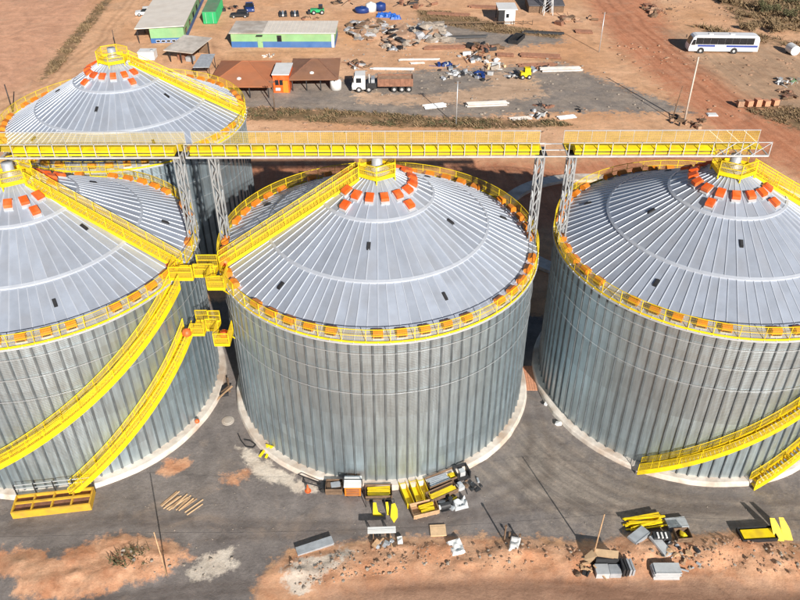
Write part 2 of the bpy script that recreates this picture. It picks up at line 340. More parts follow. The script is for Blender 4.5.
LAYERS = [('m_track', P_TRACK, 5), ('m_dust', P_DUST, 12), ('m_red', P_RED, 7), ('m_field', P_FIELD, 9), ('m_gravel', P_GRAVEL, 3.2), ('m_gravelb', P_GRAVELB, 6.0), ('m_warm', P_WARM, 7), ('m_sandb', P_SANDB, 5), ('m_sand', P_SAND, 2.2), ('m_pale', P_PALE, 1.8), ('m_brown', P_BROWN, 3), ('m_scrub', P_SCRUB, 8), ('m_grass', P_GRASS, 4)]
for nm, polys, soft in LAYERS:
    a = me.attributes.new(nm, 'FLOAT', 'POINT'); a.data.foreach_set('value', field(polys, X, Y, soft).ravel().astype(np.float32))
RUTS = [[(-20, 530), (120, 522), (260, 528), (420, 522), (560, 506), (700, 508), (830, 520)], [(-20, 536), (120, 528), (260, 535), (420, 529), (560, 513), (700, 515), (830, 528)],
        [(532, 400), (540, 440), (520, 480), (440, 520), (330, 536), (200, 548)], [(545, 405), (556, 440), (545, 480), (470, 522), (350, 541)],
        [(560, 440), (600, 470), (680, 498), (760, 505), (840, 500)], [(552, 452), (596, 484), (676, 508), (760, 516), (840, 512)],
        [(60, 598), (240, 590), (420, 586), (620, 590), (820, 598)], [(60, 606), (240, 597), (420, 592), (620, 597), (820, 606)],
        [(590, -5), (625, 30), (680, 72), (740, 112), (810, 150)], [(600, -5), (640, 30), (695, 70), (755, 108), (820, 140)], [(612, -5), (655, 35), (720, 80), (800, 125)],
        [(140, -5), (105, 38), (50, 86), (0, 112)], [(134, -5), (98, 38), (44, 84), (-10, 106)], [(345, 52), (440, 54), (560, 60), (640, 85), (700, 118)], [(345, 55), (440, 58), (555, 65), (625, 90)],
        [(230, 52), (300, 53), (345, 54)], [(700, 62), (760, 66), (820, 78)], [(690, 66), (750, 72), (820, 86)], [(210, 40), (225, 60), (200, 75)], [(400, 96), (500, 92), (600, 88), (680, 100)]]
def seg_dist(pl, X, Y):
    d = np.full(X.shape, 1e9)
    for (ax, ay), (bx, by) in zip(pl[:-1], pl[1:]):
        ex_, ey_ = bx-ax, by-ay; t = np.clip(((X-ax)*ex_+(Y-ay)*ey_)/(ex_*ex_+ey_*ey_), 0, 1); d = np.minimum(d, np.hypot(X-ax-t*ex_, Y-ay-t*ey_))
    return d
WX = X+1.6*(vnoise(X, Y, 0.13)-0.5); WY = Y+1.6*(vnoise(Y, X, 0.13)-0.5)
rut = np.zeros(X.shape)
for pl in RUTS: rut = np.maximum(rut, np.clip(1-seg_dist(PX(*pl), WX, WY)/0.55, 0, 1))
a = me.attributes.new('m_rut', 'FLOAT', 'POINT'); a.data.foreach_set('value', rut.ravel().astype(np.float32))
ground = inst('ground', me); ground['kind'] = 'structure'

def ground_mat():
    m = bpy.data.materials.new('earth_and_gravel'); m.use_nodes = True; t = m.node_tree; n = t.nodes; L = t.links
    b = n['Principled BSDF']; b.inputs['Roughness'].default_value = 0.95; b.inputs['Specular IOR Level'].default_value = 0.2
    tc = n.new('ShaderNodeTexCoord')
    def noise(scale, det=6, rough=0.6, vec=None, dist=0.0):
        x = n.new('ShaderNodeTexNoise'); x.inputs['Scale'].default_value = scale; x.inputs['Detail'].default_value = det; x.inputs['Roughness'].default_value = rough; x.inputs['Distortion'].default_value = dist
        L.new(vec if vec is not None else tc.outputs['Object'], x.inputs['Vector']); return x.outputs['Fac']
    def mr(src, a, bb, lo, hi):
        x = n.new('ShaderNodeMapRange'); x.inputs['From Min'].default_value = a; x.inputs['From Max'].default_value = bb
        x.inputs['To Min'].default_value = lo; x.inputs['To Max'].default_value = hi; L.new(src, x.inputs['Value']); return x.outputs[0]
    def mix(fac, a, bcol):
        x = n.new('ShaderNodeMix'); x.data_type = 'RGBA'
        if fac is None: x.inputs['Factor'].default_value = 1
        else: L.new(fac, x.inputs['Factor'])
        for s, c in (('A', a), ('B', bcol)):
            if isinstance(c, tuple): x.inputs[s].default_value = (*c, 1)
            else: L.new(c, x.inputs[s])
        return x.outputs['Result']
    # wheel tracks curling round the right silo
    dv = n.new('ShaderNodeVectorMath'); dv.operation = 'SUBTRACT'; dv.inputs[1].default_value = (26, 54.7, 0); L.new(tc.outputs['Object'], dv.inputs[0])
    sx = n.new('ShaderNodeSeparateXYZ'); L.new(dv.outputs[0], sx.inputs[0]); ln = n.new('ShaderNodeVectorMath'); ln.operation = 'LENGTH'; L.new(dv.outputs[0], ln.inputs[0])
    at2 = n.new('ShaderNodeMath'); at2.operation = 'ARCTAN2'; L.new(sx.outputs['Y'], at2.inputs[0]); L.new(sx.outputs['X'], at2.inputs[1])
    cbt = n.new('ShaderNodeCombineXYZ'); L.new(ln.outputs['Value'], cbt.inputs[0]); L.new(at2.outputs[0], cbt.inputs[1])
    track = noise(1.3, 6, 0.7, cbt.outputs[0], 0.3)
    big = noise(0.05, 5); med = noise(0.35, 8, 0.7); edge = noise(0.9, 8, 0.72); fine = noise(4.0, 8, 0.75); grain = noise(22, 4, 0.7)
    st = n.new('ShaderNodeVectorMath'); st.operation = 'MULTIPLY'; st.inputs[1].default_value = (0.12, 1.5, 1); L.new(tc.outputs['Object'], st.inputs[0])
    streak = noise(0.9, 6, 0.65, st.outputs[0], 0.6)
    pa, pb = G(612, 8), G(745, 120); ra = math.atan2(pb.y-pa.y, pb.x-pa.x)
    mp = n.new('ShaderNodeMapping'); mp.vector_type = 'TEXTURE'; mp.inputs['Rotation'].default_value = (0, 0, ra); mp.inputs['Scale'].default_value = (14, 0.9, 1); L.new(tc.outputs['Object'], mp.inputs['Vector'])
    road = noise(0.9, 6, 0.65, mp.outputs[0], 0.5)
    c = mix(mr(big, 0.35, 0.65, 0, 1), (0.67, 0.36, 0.185), (0.79, 0.49, 0.30))
    c = mix(mr(med, 0.42, 0.68, 0, 0.6), c, (0.55, 0.30, 0.17))
    cols = {'m_track': ((0.68, 0.385, 0.215), (0.76, 0.46, 0.27)), 'm_dust': ((0.61, 0.32, 0.195), (0.69, 0.38, 0.24)),
            'm_red': ((0.50, 0.195, 0.10), (0.58, 0.26, 0.145)), 'm_field': ((0.40, 0.27, 0.175), (0.52, 0.33, 0.205)),
            'm_gravel': ((0.15, 0.145, 0.145), (0.22, 0.205, 0.195)), 'm_warm': ((0.20, 0.17, 0.145), (0.33, 0.275, 0.225)),
            'm_gravelb': ((0.21, 0.195, 0.18), (0.34, 0.29, 0.24)), 'm_sandb': ((0.54, 0.36, 0.235), (0.62, 0.42, 0.28)),
            'm_sand': ((0.52, 0.24, 0.125), (0.70, 0.41, 0.25)), 'm_pale': ((0.62, 0.52, 0.42), (0.70, 0.62, 0.52)),
            'm_brown': ((0.33, 0.19, 0.125), (0.42, 0.25, 0.165)),
            'm_scrub': ((0.20, 0.135, 0.07), (0.42, 0.26, 0.15)), 'm_grass': ((0.14, 0.105, 0.05), (0.36, 0.22, 0.12))}
    mixn = n.new('ShaderNodeMath'); mixn.operation = 'MULTIPLY_ADD'; mixn.inputs[1].default_value = 0.55; L.new(fine, mixn.inputs[0])
    hm = n.new('ShaderNodeMath'); hm.operation = 'MULTIPLY'; hm.inputs[1].default_value = 0.45; L.new(edge, hm.inputs[0]); L.new(hm.outputs[0], mixn.inputs[2])
    amp = {'m_warm': 2.2, 'm_gravelb': 2.4, 'm_sandb': 2.4, 'm_brown': 1.5, 'm_scrub': 2.0, 'm_grass': 1.8, 'm_field': 1.5, 'm_track': 1.5, 'm_dust': 1.0}
    for nm, _, _ in LAYERS:
        at = n.new('ShaderNodeAttribute'); at.attribute_name = nm
        e = n.new('ShaderNodeMath'); e.operation = 'SUBTRACT'; L.new(edge, e.inputs[0]); e.inputs[1].default_value = 0.5
        e2 = n.new('ShaderNodeMath'); e2.operation = 'MULTIPLY_ADD'; L.new(e.outputs[0], e2.inputs[0]); e2.inputs[1].default_value = amp.get(nm, 1.7); L.new(at.outputs['Fac'], e2.inputs[2])
        soft = 0.3 if nm in ('m_warm', 'm_field', 'm_red', 'm_dust', 'm_track', 'm_brown') else 0.12
        fac = mr(e2.outputs[0], 0.5-soft, 0.5+soft, 0, 0.94)
        c1, c2 = cols[nm]
        src = track if nm == 'm_warm' else road if nm in ('m_red', 'm_field') else streak if nm == 'm_brown' else med
        c = mix(fac, c, mix(mr(src, 0.38, 0.62, 0, 1), c1, c2))
    at = n.new('ShaderNodeAttribute'); at.attribute_name = 'm_rut'
    rm = n.new('ShaderNodeMath'); rm.operation = 'MULTIPLY'; L.new(at.outputs['Fac'], rm.inputs[0]); L.new(mr(fine, 0.35, 0.6, 0.2, 1.0), rm.inputs[1])
    v = n.new('ShaderNodeMix'); v.data_type = 'RGBA'; v.blend_type = 'MULTIPLY'; L.new(rm.outputs[0], v.inputs['Factor'])
    L.new(c, v.inputs['A']); v.inputs['B'].default_value = (0.66, 0.62, 0.60, 1); c = v.outputs['Result']
    # oil and damp stains, pale dust drifts
    blot = noise(0.16, 7, 0.62, None, 0.8); bl2 = noise(0.55, 8, 0.7, None, 1.2)
    c = mix(mr(blot, 0.55, 0.72, 0, 0.35), c, (0.50, 0.36, 0.25))
    v = n.new('ShaderNodeMix'); v.data_type = 'RGBA'; v.blend_type = 'MULTIPLY'; v.inputs['Factor'].default_value = 1
    L.new(c, v.inputs['A']); L.new(mr(bl2, 0.32, 0.5, 0.8, 1.0), v.inputs['B']); c = v.outputs['Result']
    v = n.new('ShaderNodeMix'); v.data_type = 'RGBA'; v.blend_type = 'MULTIPLY'; v.inputs['Factor'].default_value = 1
    L.new(c, v.inputs['A']); L.new(mr(noise(0.11, 8, 0.7, None, 2.5), 0.36, 0.6, 0.84, 1.08), v.inputs['B']); c = v.outputs['Result']
    v = n.new('ShaderNodeMix'); v.data_type = 'RGBA'; v.blend_type = 'MULTIPLY'; v.inputs['Factor'].default_value = 1
    L.new(c, v.inputs['A']); L.new(mr(mixn.outputs[0], 0.36, 0.64, 0.82, 1.2), v.inputs['B']); c = v.outputs['Result']
    v = n.new('ShaderNodeMix'); v.data_type = 'RGBA'; v.blend_type = 'MULTIPLY'; v.inputs['Factor'].default_value = 1
    L.new(c, v.inputs['A']); L.new(mr(grain, 0.3, 0.7, 0.8, 1.2), v.inputs['B']); c = v.outputs['Result']
    L.new(c, b.inputs['Base Color'])
    hsum = n.new('ShaderNodeMath'); hsum.operation = 'MULTIPLY_ADD'; hsum.inputs[1].default_value = 0.25; L.new(grain, hsum.inputs[0]); L.new(fine, hsum.inputs[2])
    bp = n.new('ShaderNodeBump'); bp.inputs['Strength'].default_value = 0.6; bp.inputs['Distance'].default_value = 0.12; L.new(hsum.outputs[0], bp.inputs['Height']); L.new(bp.outputs[0], b.inputs['Normal'])
    return m
me.materials.append(ground_mat())

# ------------------------------------------------------------------ the silos
R, HW, SLOPE = 12.8, 14.97, 0.53
NW = 96
def zr(r): return HW+(R-r)*SLOPE
SILO = {'C': (-1.75, 54.56), 'R': (26.05, 54.70), 'L': (-29.97, 53.73), 'B': (-30.2, 80.87)}

# shared meshes -----------------------------------------------------
def make_wall_panel():
    """one corrugated strip between two stiffeners, full height"""
    b = MB(); da = 2*math.pi/NW; ns = 2; pitch = 0.106; seg = 4; n = int((HW-0.4)/pitch*seg); vs = []; fs = []
    for i in range(n+1):
        z = 0.4+i*pitch/seg; rr = R+0.0065*math.sin(2*math.pi*i/seg)
        for k in range(ns+1):
            a = -da/2+da*k/ns; vs.append((rr*math.cos(a), rr*math.sin(a), z))
    for i in range(n):
        for k in range(ns): o = i*(ns+1)+k; fs.append((o, o+1, o+ns+2, o+ns+1))
    return b.add(vs, fs).mesh('wall_panel', GALV, True)
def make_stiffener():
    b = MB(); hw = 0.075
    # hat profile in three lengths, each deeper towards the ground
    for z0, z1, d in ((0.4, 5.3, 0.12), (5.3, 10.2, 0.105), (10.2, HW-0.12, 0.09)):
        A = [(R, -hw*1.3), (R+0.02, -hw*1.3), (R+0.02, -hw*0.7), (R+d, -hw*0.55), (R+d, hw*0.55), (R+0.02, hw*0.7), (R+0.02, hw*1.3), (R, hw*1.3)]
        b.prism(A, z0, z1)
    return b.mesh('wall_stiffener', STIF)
TIERS = [(13.15, 8.75, 96, 0.0), (8.85, 4.3, 64, 0.09), (4.4, 1.15, 32, 0.18)]
def make_roof_panel(r0, r1, n, dz):
    b = MB(); a = math.pi/n
    P = lambda r, t, h=0.0: Vector((r*math.cos(t), r*math.sin(t), zr(r)+dz+h))
    # sheet with a turned-down lower lip
    v = [P(r0, -a), P(r0, a), P(r1, a), P(r1, -a), P(r0, -a, -0.1), P(r0, a, -0.1)]
    b.add(v, [(0, 1, 2, 3), (4, 5, 1, 0)])
    # standing rib along one edge
    w0 = 0.042; e0 = P(r0+0.02, -a); e1 = P(r1, -a); t = Vector((math.sin(a), math.cos(a), 0))*w0
    up = Vector((0, 0, 0.06))
    b.add([e0-t, e0+t, e0+t*0.6+up, e0-t*0.6+up, e1-t, e1+t, e1+t*0.6+up, e1-t*0.6+up], [(0, 1, 2, 3), (1, 5, 6, 2), (2, 6, 7, 3), (3, 7, 4, 0)], 1)
    return b.mesh('roof_panel', [ROOF, RIB])
def make_roof_vent():
    # mushroom vent: pale curb, orange hood with sloping top and a lip
    b = MB(); s = SLOPE
    b.box(-0.34, 0.52, -0.33, 0.33, -0.1, 0.12, 1)
    prof = [(-0.50, 0.12), (0.40, 0.10), (0.42, 0.26), (0.30, 0.42), (-0.36, 0.40), (-0.46, 0.28)]
    vs = [(x*0.9, -0.30 if 0 < i < 5 else -0.27, z*0.9) for i, (x, z) in enumerate(prof)]+[(x*0.9, 0.30 if 0 < i < 5 else 0.27, z*0.9) for i, (x, z) in enumerate(prof)]
    n = len(prof); b.add(vs, [tuple(range(n)), tuple(range(2*n-1, n-1, -1))]+[(k, n+k, n+(k+1) % n, (k+1) % n) for k in range(n)])
    return b.mesh('roof_vent', [ORG, ZINC2])
def make_eave_vent():
    b = MB()
    prof = [(-0.42, 0.0), (0.14, 0.0), (0.22, 0.20), (0.16, 0.46), (-0.08, 0.58), (-0.42, 0.44)]
    n = len(prof); hw = 0.35
    vs = [(x, -hw, z) for x, z in prof]+[(x, hw, z) for x, z in prof]
    b.add(vs, [tuple(range(n)), tuple(range(2*n-1, n-1, -1))]+[(k, n+k, n+(k+1) % n, (k+1) % n) for k in range(n)])
    b.box(-0.48, 0.18, -0.40, 0.40, -0.12, 0.05, 1)
    b.box(0.12, 0.24, -0.26, 0.26, 0.07, 0.20, 2); b.box(-0.45, -0.40, -0.39, 0.39, 0.05, 0.30, 1)
    return b.mesh('eave_vent', [ORG2, ZINC2, BLACK])
def make_hatch():
    b = MB(); b.box(-0.29, 0.29, -0.13, 0.13, -0.02, 0.09, 0); b.box(-0.26, 0.22, -0.10, 0.10, 0.09, 0.12, 1); b.box(0.29, 0.36, -0.13, 0.13, -0.02, 0.04, 1)
    return b.mesh('roof_hatch', [BLACK, DARK])
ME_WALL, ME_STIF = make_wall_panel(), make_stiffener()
ME_ROOF = [make_roof_panel(*t) for t in TIERS]
def band(r, dz):
    st = []
    for k in range(96):
        t = 2*math.pi*k/96; c, q = math.cos(t), math.sin(t)
        st.append([(x*c, x*q, z) for x, z in ((r+0.14, zr(r+0.14)+dz-0.02), (r+0.15, zr(r+0.15)+dz+0.12), (r-0.05, zr(r-0.05)+dz+0.13), (r-0.05, zr(r-0.05)+dz))])
    return MB().sweep(st, None, True).mesh('roof_band', RIB)
ME_BAND = [band(8.85, 0.0), band(4.4, 0.09)]
ME_RV, ME_EV, ME_HT = make_roof_vent(), make_eave_vent(), make_hatch()
RR = 13.06                                                   # eave railing radius
NP = 48; DA = 2*math.pi/NP
def make_eave_mesh():
    a0, a1 = -DA/2, DA/2; z0 = zr(RR)+0.16; z1 = zr(RR)+1.12
    P = lambda a, z: (RR*math.cos(a), RR*math.sin(a), z)
    return MB().meshpanel(P(a0, z0), P(a1, z0), P(a1, z1), P(a0, z1), 17, 5, 0.009).mesh('mesh_panel', YEL2)
ME_EM = make_eave_mesh()
def make_eave_rail():
    b = MB(); z = zr(RR)
    b.ring(RR-0.022, RR+0.022, z+1.11, z+1.155); b.ring(RR-0.013, RR+0.013, z+0.60, z+0.63)
    b.ring(RR+0.035, RR+0.06, z-0.02, z+0.15)
    for k in range(NP):
        t = DA*(k+0.5); c, s = math.cos(t), math.sin(t); b.bar((RR*c, RR*s, z-0.05), (RR*c, RR*s, z+1.12), 0.045)
    return b.mesh('eave_railing', YEL)
ME_ER = make_eave_rail()
ME_EAVE = MB().ring(R-0.05, R+0.36, HW-0.30, HW-0.27).ring(R+0.32, R+0.36, HW-0.27, HW-0.215).mesh('eave_ring', ZINC2)
ME_LINE = MB().ring(R-0.3, R-0.1, 0.4, HW-0.35).mesh('wall', GALV)
def make_cone():
    b = MB(); st = [(R-0.02, zr(R)-0.14), (1.0, zr(1.0)-0.14)]
    return b.lathe(st+[(1.0, zr(1.0)+0.35), (0.75, zr(1.0)+0.55), (0.0, zr(1.0)+0.6)], 64).mesh('roof', ROOF)
ME_CONE = make_cone()
def plinth_mesh(out):
    b = MB(); n = 96; st = []
    for k in range(n):
        t = 2*math.pi*k/n; c, s = math.cos(t), math.sin(t); j = 1+random.uniform(-0.04, 0.04)+0.22*(float(vnoise(c*4+out*9, s*4, 1.0))-0.5)
        ro = R+out*j
        st.append([((R-0.5)*c, (R-0.5)*s, -0.2), ((ro+0.1)*c, (ro+0.1)*s, -0.2), (ro*c, ro*s, 0.33), ((ro-0.1)*c, (ro-0.1)*s, 0.42), ((R-0.5)*c, (R-0.5)*s, 0.44)])
    return b.sweep(st, None, True).mesh('plinth', CONC)
def wind_ring(z):
    return MB().ring(R+0.13, R+0.155, z, z+0.03).mesh('wind_ring', ZINC)
ME_WR = [wind_ring(z) for z in (13.65, 11.85, 9.85)]

def flight(name, parent, stations, bay=5, hi=0.12, tread_step=1, solid=True, near='both'):
    """stair flight: stations = [(inner point, outer point)] along the nosing line; stringers > treads, rails, wire infill"""
    b = MB(); up = Vector((0, 0, 1)); N = len(stations)
    for side in (0, 1):
        st = []
        for a, c in stations:
            p, q = (a, c) if side == 0 else (c, a); p = Vector(p); d = (p-Vector(q)).normalized()
            st.append([p+d*0.03-up*0.20, p-d*0.03-up*0.20, p-d*0.03+up*hi, p+d*0.03+up*hi])
        b.sweep(st, None)
    root = b.build(name, YEL, parent)
    tb = MB()
    for i in range(0, N-1, tread_step):
        a = (Vector(stations[i][0])+Vector(stations[i+1][0]))/2; c = (Vector(stations[i][1])+Vector(stations[i+1][1]))/2
        d = Vector(stations[i+1][0])-Vector(stations[i][0]); 
        tb.bar(a.lerp(c, 0.05), a.lerp(c, 0.95), math.hypot(d.x, d.y)*0.98, 0.05, up)
    t = tb.build('treads', YEL2, root); t['kind'] = 'stuff'
    for side in (0, 1):
        rb = MB(); P = [Vector(s[side]) for s in stations]
        rail = lambda h, w: rb.sweep([[p+Vector((0, 0, h-w)), p+Vector((w, 0, h)), p+Vector((0, 0, h+w)), p+Vector((-w, 0, h))] for p in P[::2]+([P[-1]] if (N-1) % 2 else [])], None)
        rail(1.06, 0.035); rail(0.6, 0.022)
        idx = list(range(0, N-1, bay)); idx = idx+[N-1] if N-1-idx[-1] > 1 else idx[:-1]+[N-1]
        for i in idx: rb.bar(P[i]-up*0.05, P[i]+up*1.06, 0.05)
        rb.build('guard_rail', YEL, root)
        for i, j in zip(idx[:-1], idx[1:]):
            mb = MB().meshpanel(P[i]+up*0.12, P[j]+up*0.12, P[j]+up*1.03, P[i]+up*1.03, max(4, int((P[j]-P[i]).length/0.11)), 8, 0.015)
            mb.build('mesh_panel', YEL2, root)
    return root
def helix(a0, z0, a1, z1, ri=13.12, ro=13.95):
    L = abs(a1-a0)*13.5; n = max(6, int(math.hypot(L, z1-z0)/0.33)); st = []
    for k in range(n+1):
        t = k/n; a = a0+(a1-a0)*t; z = z0+(z1-z0)*t
        st.append(((ri*math.cos(a), ri*math.sin(a), z), (ro*math.cos(a), ro*math.sin(a), z)))
    return st
def roofstair(az, r0, r1, lift=0.30, off=0.0, w=0.85):
    n = int((r0-r1)*1.13/0.3); d = Vector((math.cos(az), math.sin(az), 0)); l = Vector((-math.sin(az), math.cos(az), 0)); st = []
    for k in range(n+1):
        r = r0+(r1-r0)*k/n; c = d*r+Vector((0, 0, zr(r)+lift)); st.append((c+l*(off-w/2), c+l*(off+w/2)))
    return st

def silo(key, label, stair_az, phase, seed, plinth):
    x, y = SILO[key]; rg = random.Random(seed)
    t = thing('grain_silo', label, 'silo', (x, y, 0), 0, 'corrugated steel grain silos')
    inst('plinth', plinth_mesh(plinth), t)
    wall = inst('wall', ME_LINE, t)
    tone = {}
    for k in range(NW):
        M = RZ(2*math.pi*k/NW+phase)
        o = inst('wall_panel', ME_WALL, wall, M); o.color = ((k//6)*0.137+seed*0.31, seed*0.173, 0, 1)
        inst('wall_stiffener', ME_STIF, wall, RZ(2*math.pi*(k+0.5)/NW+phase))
    for m in ME_WR: inst('wind_ring', m, t)
    inst('eave_ring', ME_EAVE, t)
    roof = inst('roof', ME_CONE, t)
    for me_, (r0, r1, n, dz) in zip(ME_ROOF, TIERS):
        for k in range(n): inst('roof_panel', me_, roof, RZ(2*math.pi*(k+0.5)/n+phase))
    for m_ in ME_BAND: inst('roof_band', m_, roof)
    tilt = Matrix.Rotation(math.atan(SLOPE), 4, 'Y')
    def onroof(me_, nm, az, r, lift=0.0): inst(nm, me_, t, RZ(az) @ T(r, 0, zr(r)+lift) @ tilt)
    for k in range(16):
        az = 2*math.pi*(k+0.5)/16+phase
        if abs((az-stair_az+math.pi) % (2*math.pi)-math.pi) < 0.25: continue
        onroof(ME_RV, 'roof_vent', az, 2.75, 0.2)
    for s in (-1, 1):
        for base in (-math.pi/2, math.pi/2):
            az = base+s*rad(38)
            az = round((az-phase)*16/math.pi-0.5)*math.pi/16+math.pi/32+phase
            if abs((az-stair_az+math.pi) % (2*math.pi)-math.pi) > 0.3: onroof(ME_RV, 'roof_vent', az, 3.75, 0.2)
    for k in range(10):
        az = 2*math.pi*(k+0.3)/10+phase; onroof(ME_HT, 'roof_hatch', az+rg.uniform(-0.04, 0.04), 6.3 if k % 2 else 10.6, 0.1 if k % 2 else 0.02)
    for k in range(48):
        az = DA*k+phase
        if k % 6 == 5 or abs((az-stair_az+math.pi) % (2*math.pi)-math.pi) < 0.1: continue
        inst('eave_vent', ME_EV, t, RZ(az) @ T(12.72, 0, zr(12.72)+0.04))
    rail = inst('eave_railing', ME_ER, t, RZ(phase))
    for k in range(NP):
        az = DA*k
        if abs((az+phase-stair_az+math.pi) % (2*math.pi)-math.pi) < 0.07: continue
        inst('mesh_panel', ME_EM, rail, RZ(az))
    # hexagonal platform on the peak
    zp = 21.45; b = MB(); hexa = [(1.62*math.cos(rad(60*k+30)), 1.62*math.sin(rad(60*k+30))) for k in range(6)]
    b.prism(hexa, zp, zp+0.06)
    plat = b.build('top_platform', YEL2, t)
    kb = MB()
    for k in range(6):
        p = Vector((*hexa[k], zp+0.1)); q = Vector((*hexa[(k+1) % 6], zp+0.1)); kb.bar(p, q, 0.05, 0.32)
        kb.bar((p.x, p.y, zr(1.62)-0.05), (p.x, p.y, zp), 0.09)
    kb.build('kick_plate', YEL, plat)
    rb = MB()
    for k in range(6):
        p = Vector((*hexa[k], zp)); q = Vector((*hexa[(k+1) % 6], zp)); up = Vector((0, 0, 1))
        rb.bar(p, p+up*1.15, 0.06)
        ang = math.atan2((p+q).y, (p+q).x)
        if abs((ang-stair_az+math.pi) % (2*math.pi)-math.pi) < 0.5: continue
        rb.bar(p+up*1.12, q+up*1.12, 0.06); rb.bar(p+up*0.62, q+up*0.62, 0.04)
        MB().meshpanel(p+up*0.27, q+up*0.27, q+up*1.1, p+up*1.1, 14, 8, 0.015).build('mesh_panel', YEL2, plat)
    rb.build('guard_rail', YEL, plat)
    sb = MB(); sb.lathe([(0.62, zr(1.0)+0.3), (0.62, zp+0.35), (0.42, zp+0.6), (0.42, zp+1.25), (0.0, zp+1.25)], 14)
    sb.build('filling_spout', GREYS, t, smooth=True)
    flight('roof_stair', t, roofstair(stair_az, 13.0, 1.62), bay=5)
    return t
SC_ = silo('C', 'middle corrugated steel grain silo standing whole in view between two others', rad(-163), rad(1.0), 1, 0.68)
SR_ = silo('R', 'rightmost corrugated steel grain silo, cut off by the right edge of view', rad(-8), rad(0.4), 2, 0.62)
SL_ = silo('L', 'front left corrugated steel grain silo wrapped by two yellow wall stairs', rad(-13), rad(2.2), 3, 0.72)
SB_ = silo('B', 'rear left corrugated steel grain silo standing behind the long yellow gantry', rad(3), rad(1.6), 4, 0.7)
# stairs climbing round the walls
flight('wall_stair', SL_, helix(rad(-21), 14.6, rad(-118), 0.3), bay=5, hi=0.34)
flight('wall_stair', SL_, helix(rad(-19), 9.9, rad(-74), 0.15), bay=5, hi=0.34)
flight('wall_stair', SR_, helix(rad(-119), 0.3, rad(-38), 14.0), bay=5, hi=0.34)
flight('wall_stair', SR_, helix(rad(-81), 0.15, rad(-30), 9.6), bay=5, hi=0.34)
def brackets(s, a0, z0, a1, z1, n):
    for k in range(n):
        b = MB(); t = (k+0.5)/n; a = a0+(a1-a0)*t; z = z0+(z1-z0)*t; c, q = math.cos(a), math.sin(a)
        b.bar((R*c, R*q, z-0.12), (13.9*c, 13.9*q, z-0.12), 0.08); b.bar((R*c, R*q, z-0.9), (13.8*c, 13.8*q, z-0.16), 0.06)
        b.build('stair_bracket', YEL, s)
brackets(SL_, rad(-21), 14.6, rad(-118), 0.8, 13); brackets(SL_, rad(-19), 9.9, rad(-74), 1.0, 8)
brackets(SR_, rad(-119), 0.8, rad(-38), 14.0, 11); brackets(SR_, rad(-81), 1.0, rad(-30), 9.6, 7)

# ------------------------------------------------------------------ link platforms between left and middle silo
def deck_platform(name, label, boxes, z, legs):
    """walkway platform of several rectangular decks: (x0,x1,y0,y1, set of open sides)"""
    x0 = sum(b[0]+b[1] for b in boxes)/(2*len(boxes)); y0 = sum(b[2]+b[3] for b in boxes)/(2*len(boxes))
    t = thing(name, label, 'platform', (x0, y0, z)); O = Vector((x0, y0, z)); up = Vector((0, 0, 1))
    for (xa, xb, ya, yb, opened, dz) in boxes:
        P = [Vector((xa, ya, z+dz))-O, Vector((xb, ya, z+dz))-O, Vector((xb, yb, z+dz))-O, Vector((xa, yb, z+dz))-O]
        d = MB(); d.box(P[0].x, P[2].x, P[0].y, P[2].y, dz-0.05, dz)
        dk = d.build('deck', YEL2, t); kb = MB(); rb = MB()
        for k in range(4):
            p, q = P[k], P[(k+1) % 4]; kb.bar(p-up*0.03, q-up*0.03, 0.05, 0.26)
            rb.bar(p, p+up*1.1, 0.055)
            if k in opened: continue
            rb.bar(p+up*1.08, q+up*1.08, 0.055); rb.bar(p+up*0.6, q+up*0.6, 0.035)
            MB().meshpanel(p+up*0.1, q+up*0.1, q+up*1.06, p+up*1.06, max(4, int((q-p).length/0.11)), 9, 0.015).build('mesh_panel', YEL2, dk)
        kb.build('kick_plate', YEL, dk); rb.build('guard_rail', YEL, dk)
    lb = MB()
    for (p, q) in legs: lb.bar(Vector(p)-O, Vector(q)-O, 0.09)
    if legs: lb.build('bracket', YEL, t)
    return t
deck_platform('link_platform', 'upper yellow mesh link platform joining the roof stairs of left and middle silo',
              [(-17.75, -16.0, 49.2, 51.0, {1, 2}, 0), (-15.93, -14.35, 49.6, 50.9, {1, 3}, 0.02), (-14.6, -13.3, 47.9, 49.5, {2}, 0.0)], 15.0,
              [((-17.4, 49.4, 14.9), (-17.9, 50.1, 13.6)), ((-14.0, 49.3, 14.9), (-13.6, 50.3, 13.6)), ((-13.6, 48.0, 14.9), (-13.2, 49.2, 13.4))])
deck_platform('link_platform', 'lower yellow mesh link platform in the gap between left and middle silo',
              [(-16.75, -15.75, 48.6, 50.4, {1, 3}, 0), (-15.68, -14.75, 49.2, 50.3, {1, 3}, 0.02), (-14.68, -13.5, 47.3, 49.0, {2}, 0.0)], 10.0,
              [((-16.3, 49.5, 9.9), (-17.8, 50.6, 8.6)), ((-14.0, 48.9, 9.9), (-13.4, 49.6, 8.6))])
def hood(label, x, y, z, s=1.0):
    b = MB(); b.lathe([(0.0, 0.72*s), (0.22*s, 0.68*s), (0.42*s, 0.50*s), (0.50*s, 0.25*s), (0.50*s, 0.0), (0.40*s, -0.05*s), (0.0, -0.05*s)], 16)
    o = tag(b.build('ventilation_hood', ORG, smooth=True), label, 'hood', 'round orange hoods by the link platforms'); o.location = (x, y, z); return o
hood('round orange hood at the foot of the left silo roof stair', -18.0, 50.75, 15.05, 0.9)
hood('round orange hood at the foot of the middle silo roof stair', -13.75, 50.85, 15.3, 0.9)
hood('round orange hood on the left end of the lower link platform', -17.1, 48.5, 10.1, 0.75)
hood('round orange hood on the right end of the lower link platform', -14.1, 48.4, 10.06, 0.75)
hood('small orange hood low on the left silo plinth in the gap', -17.75, 48.3, 0.5, 0.42)

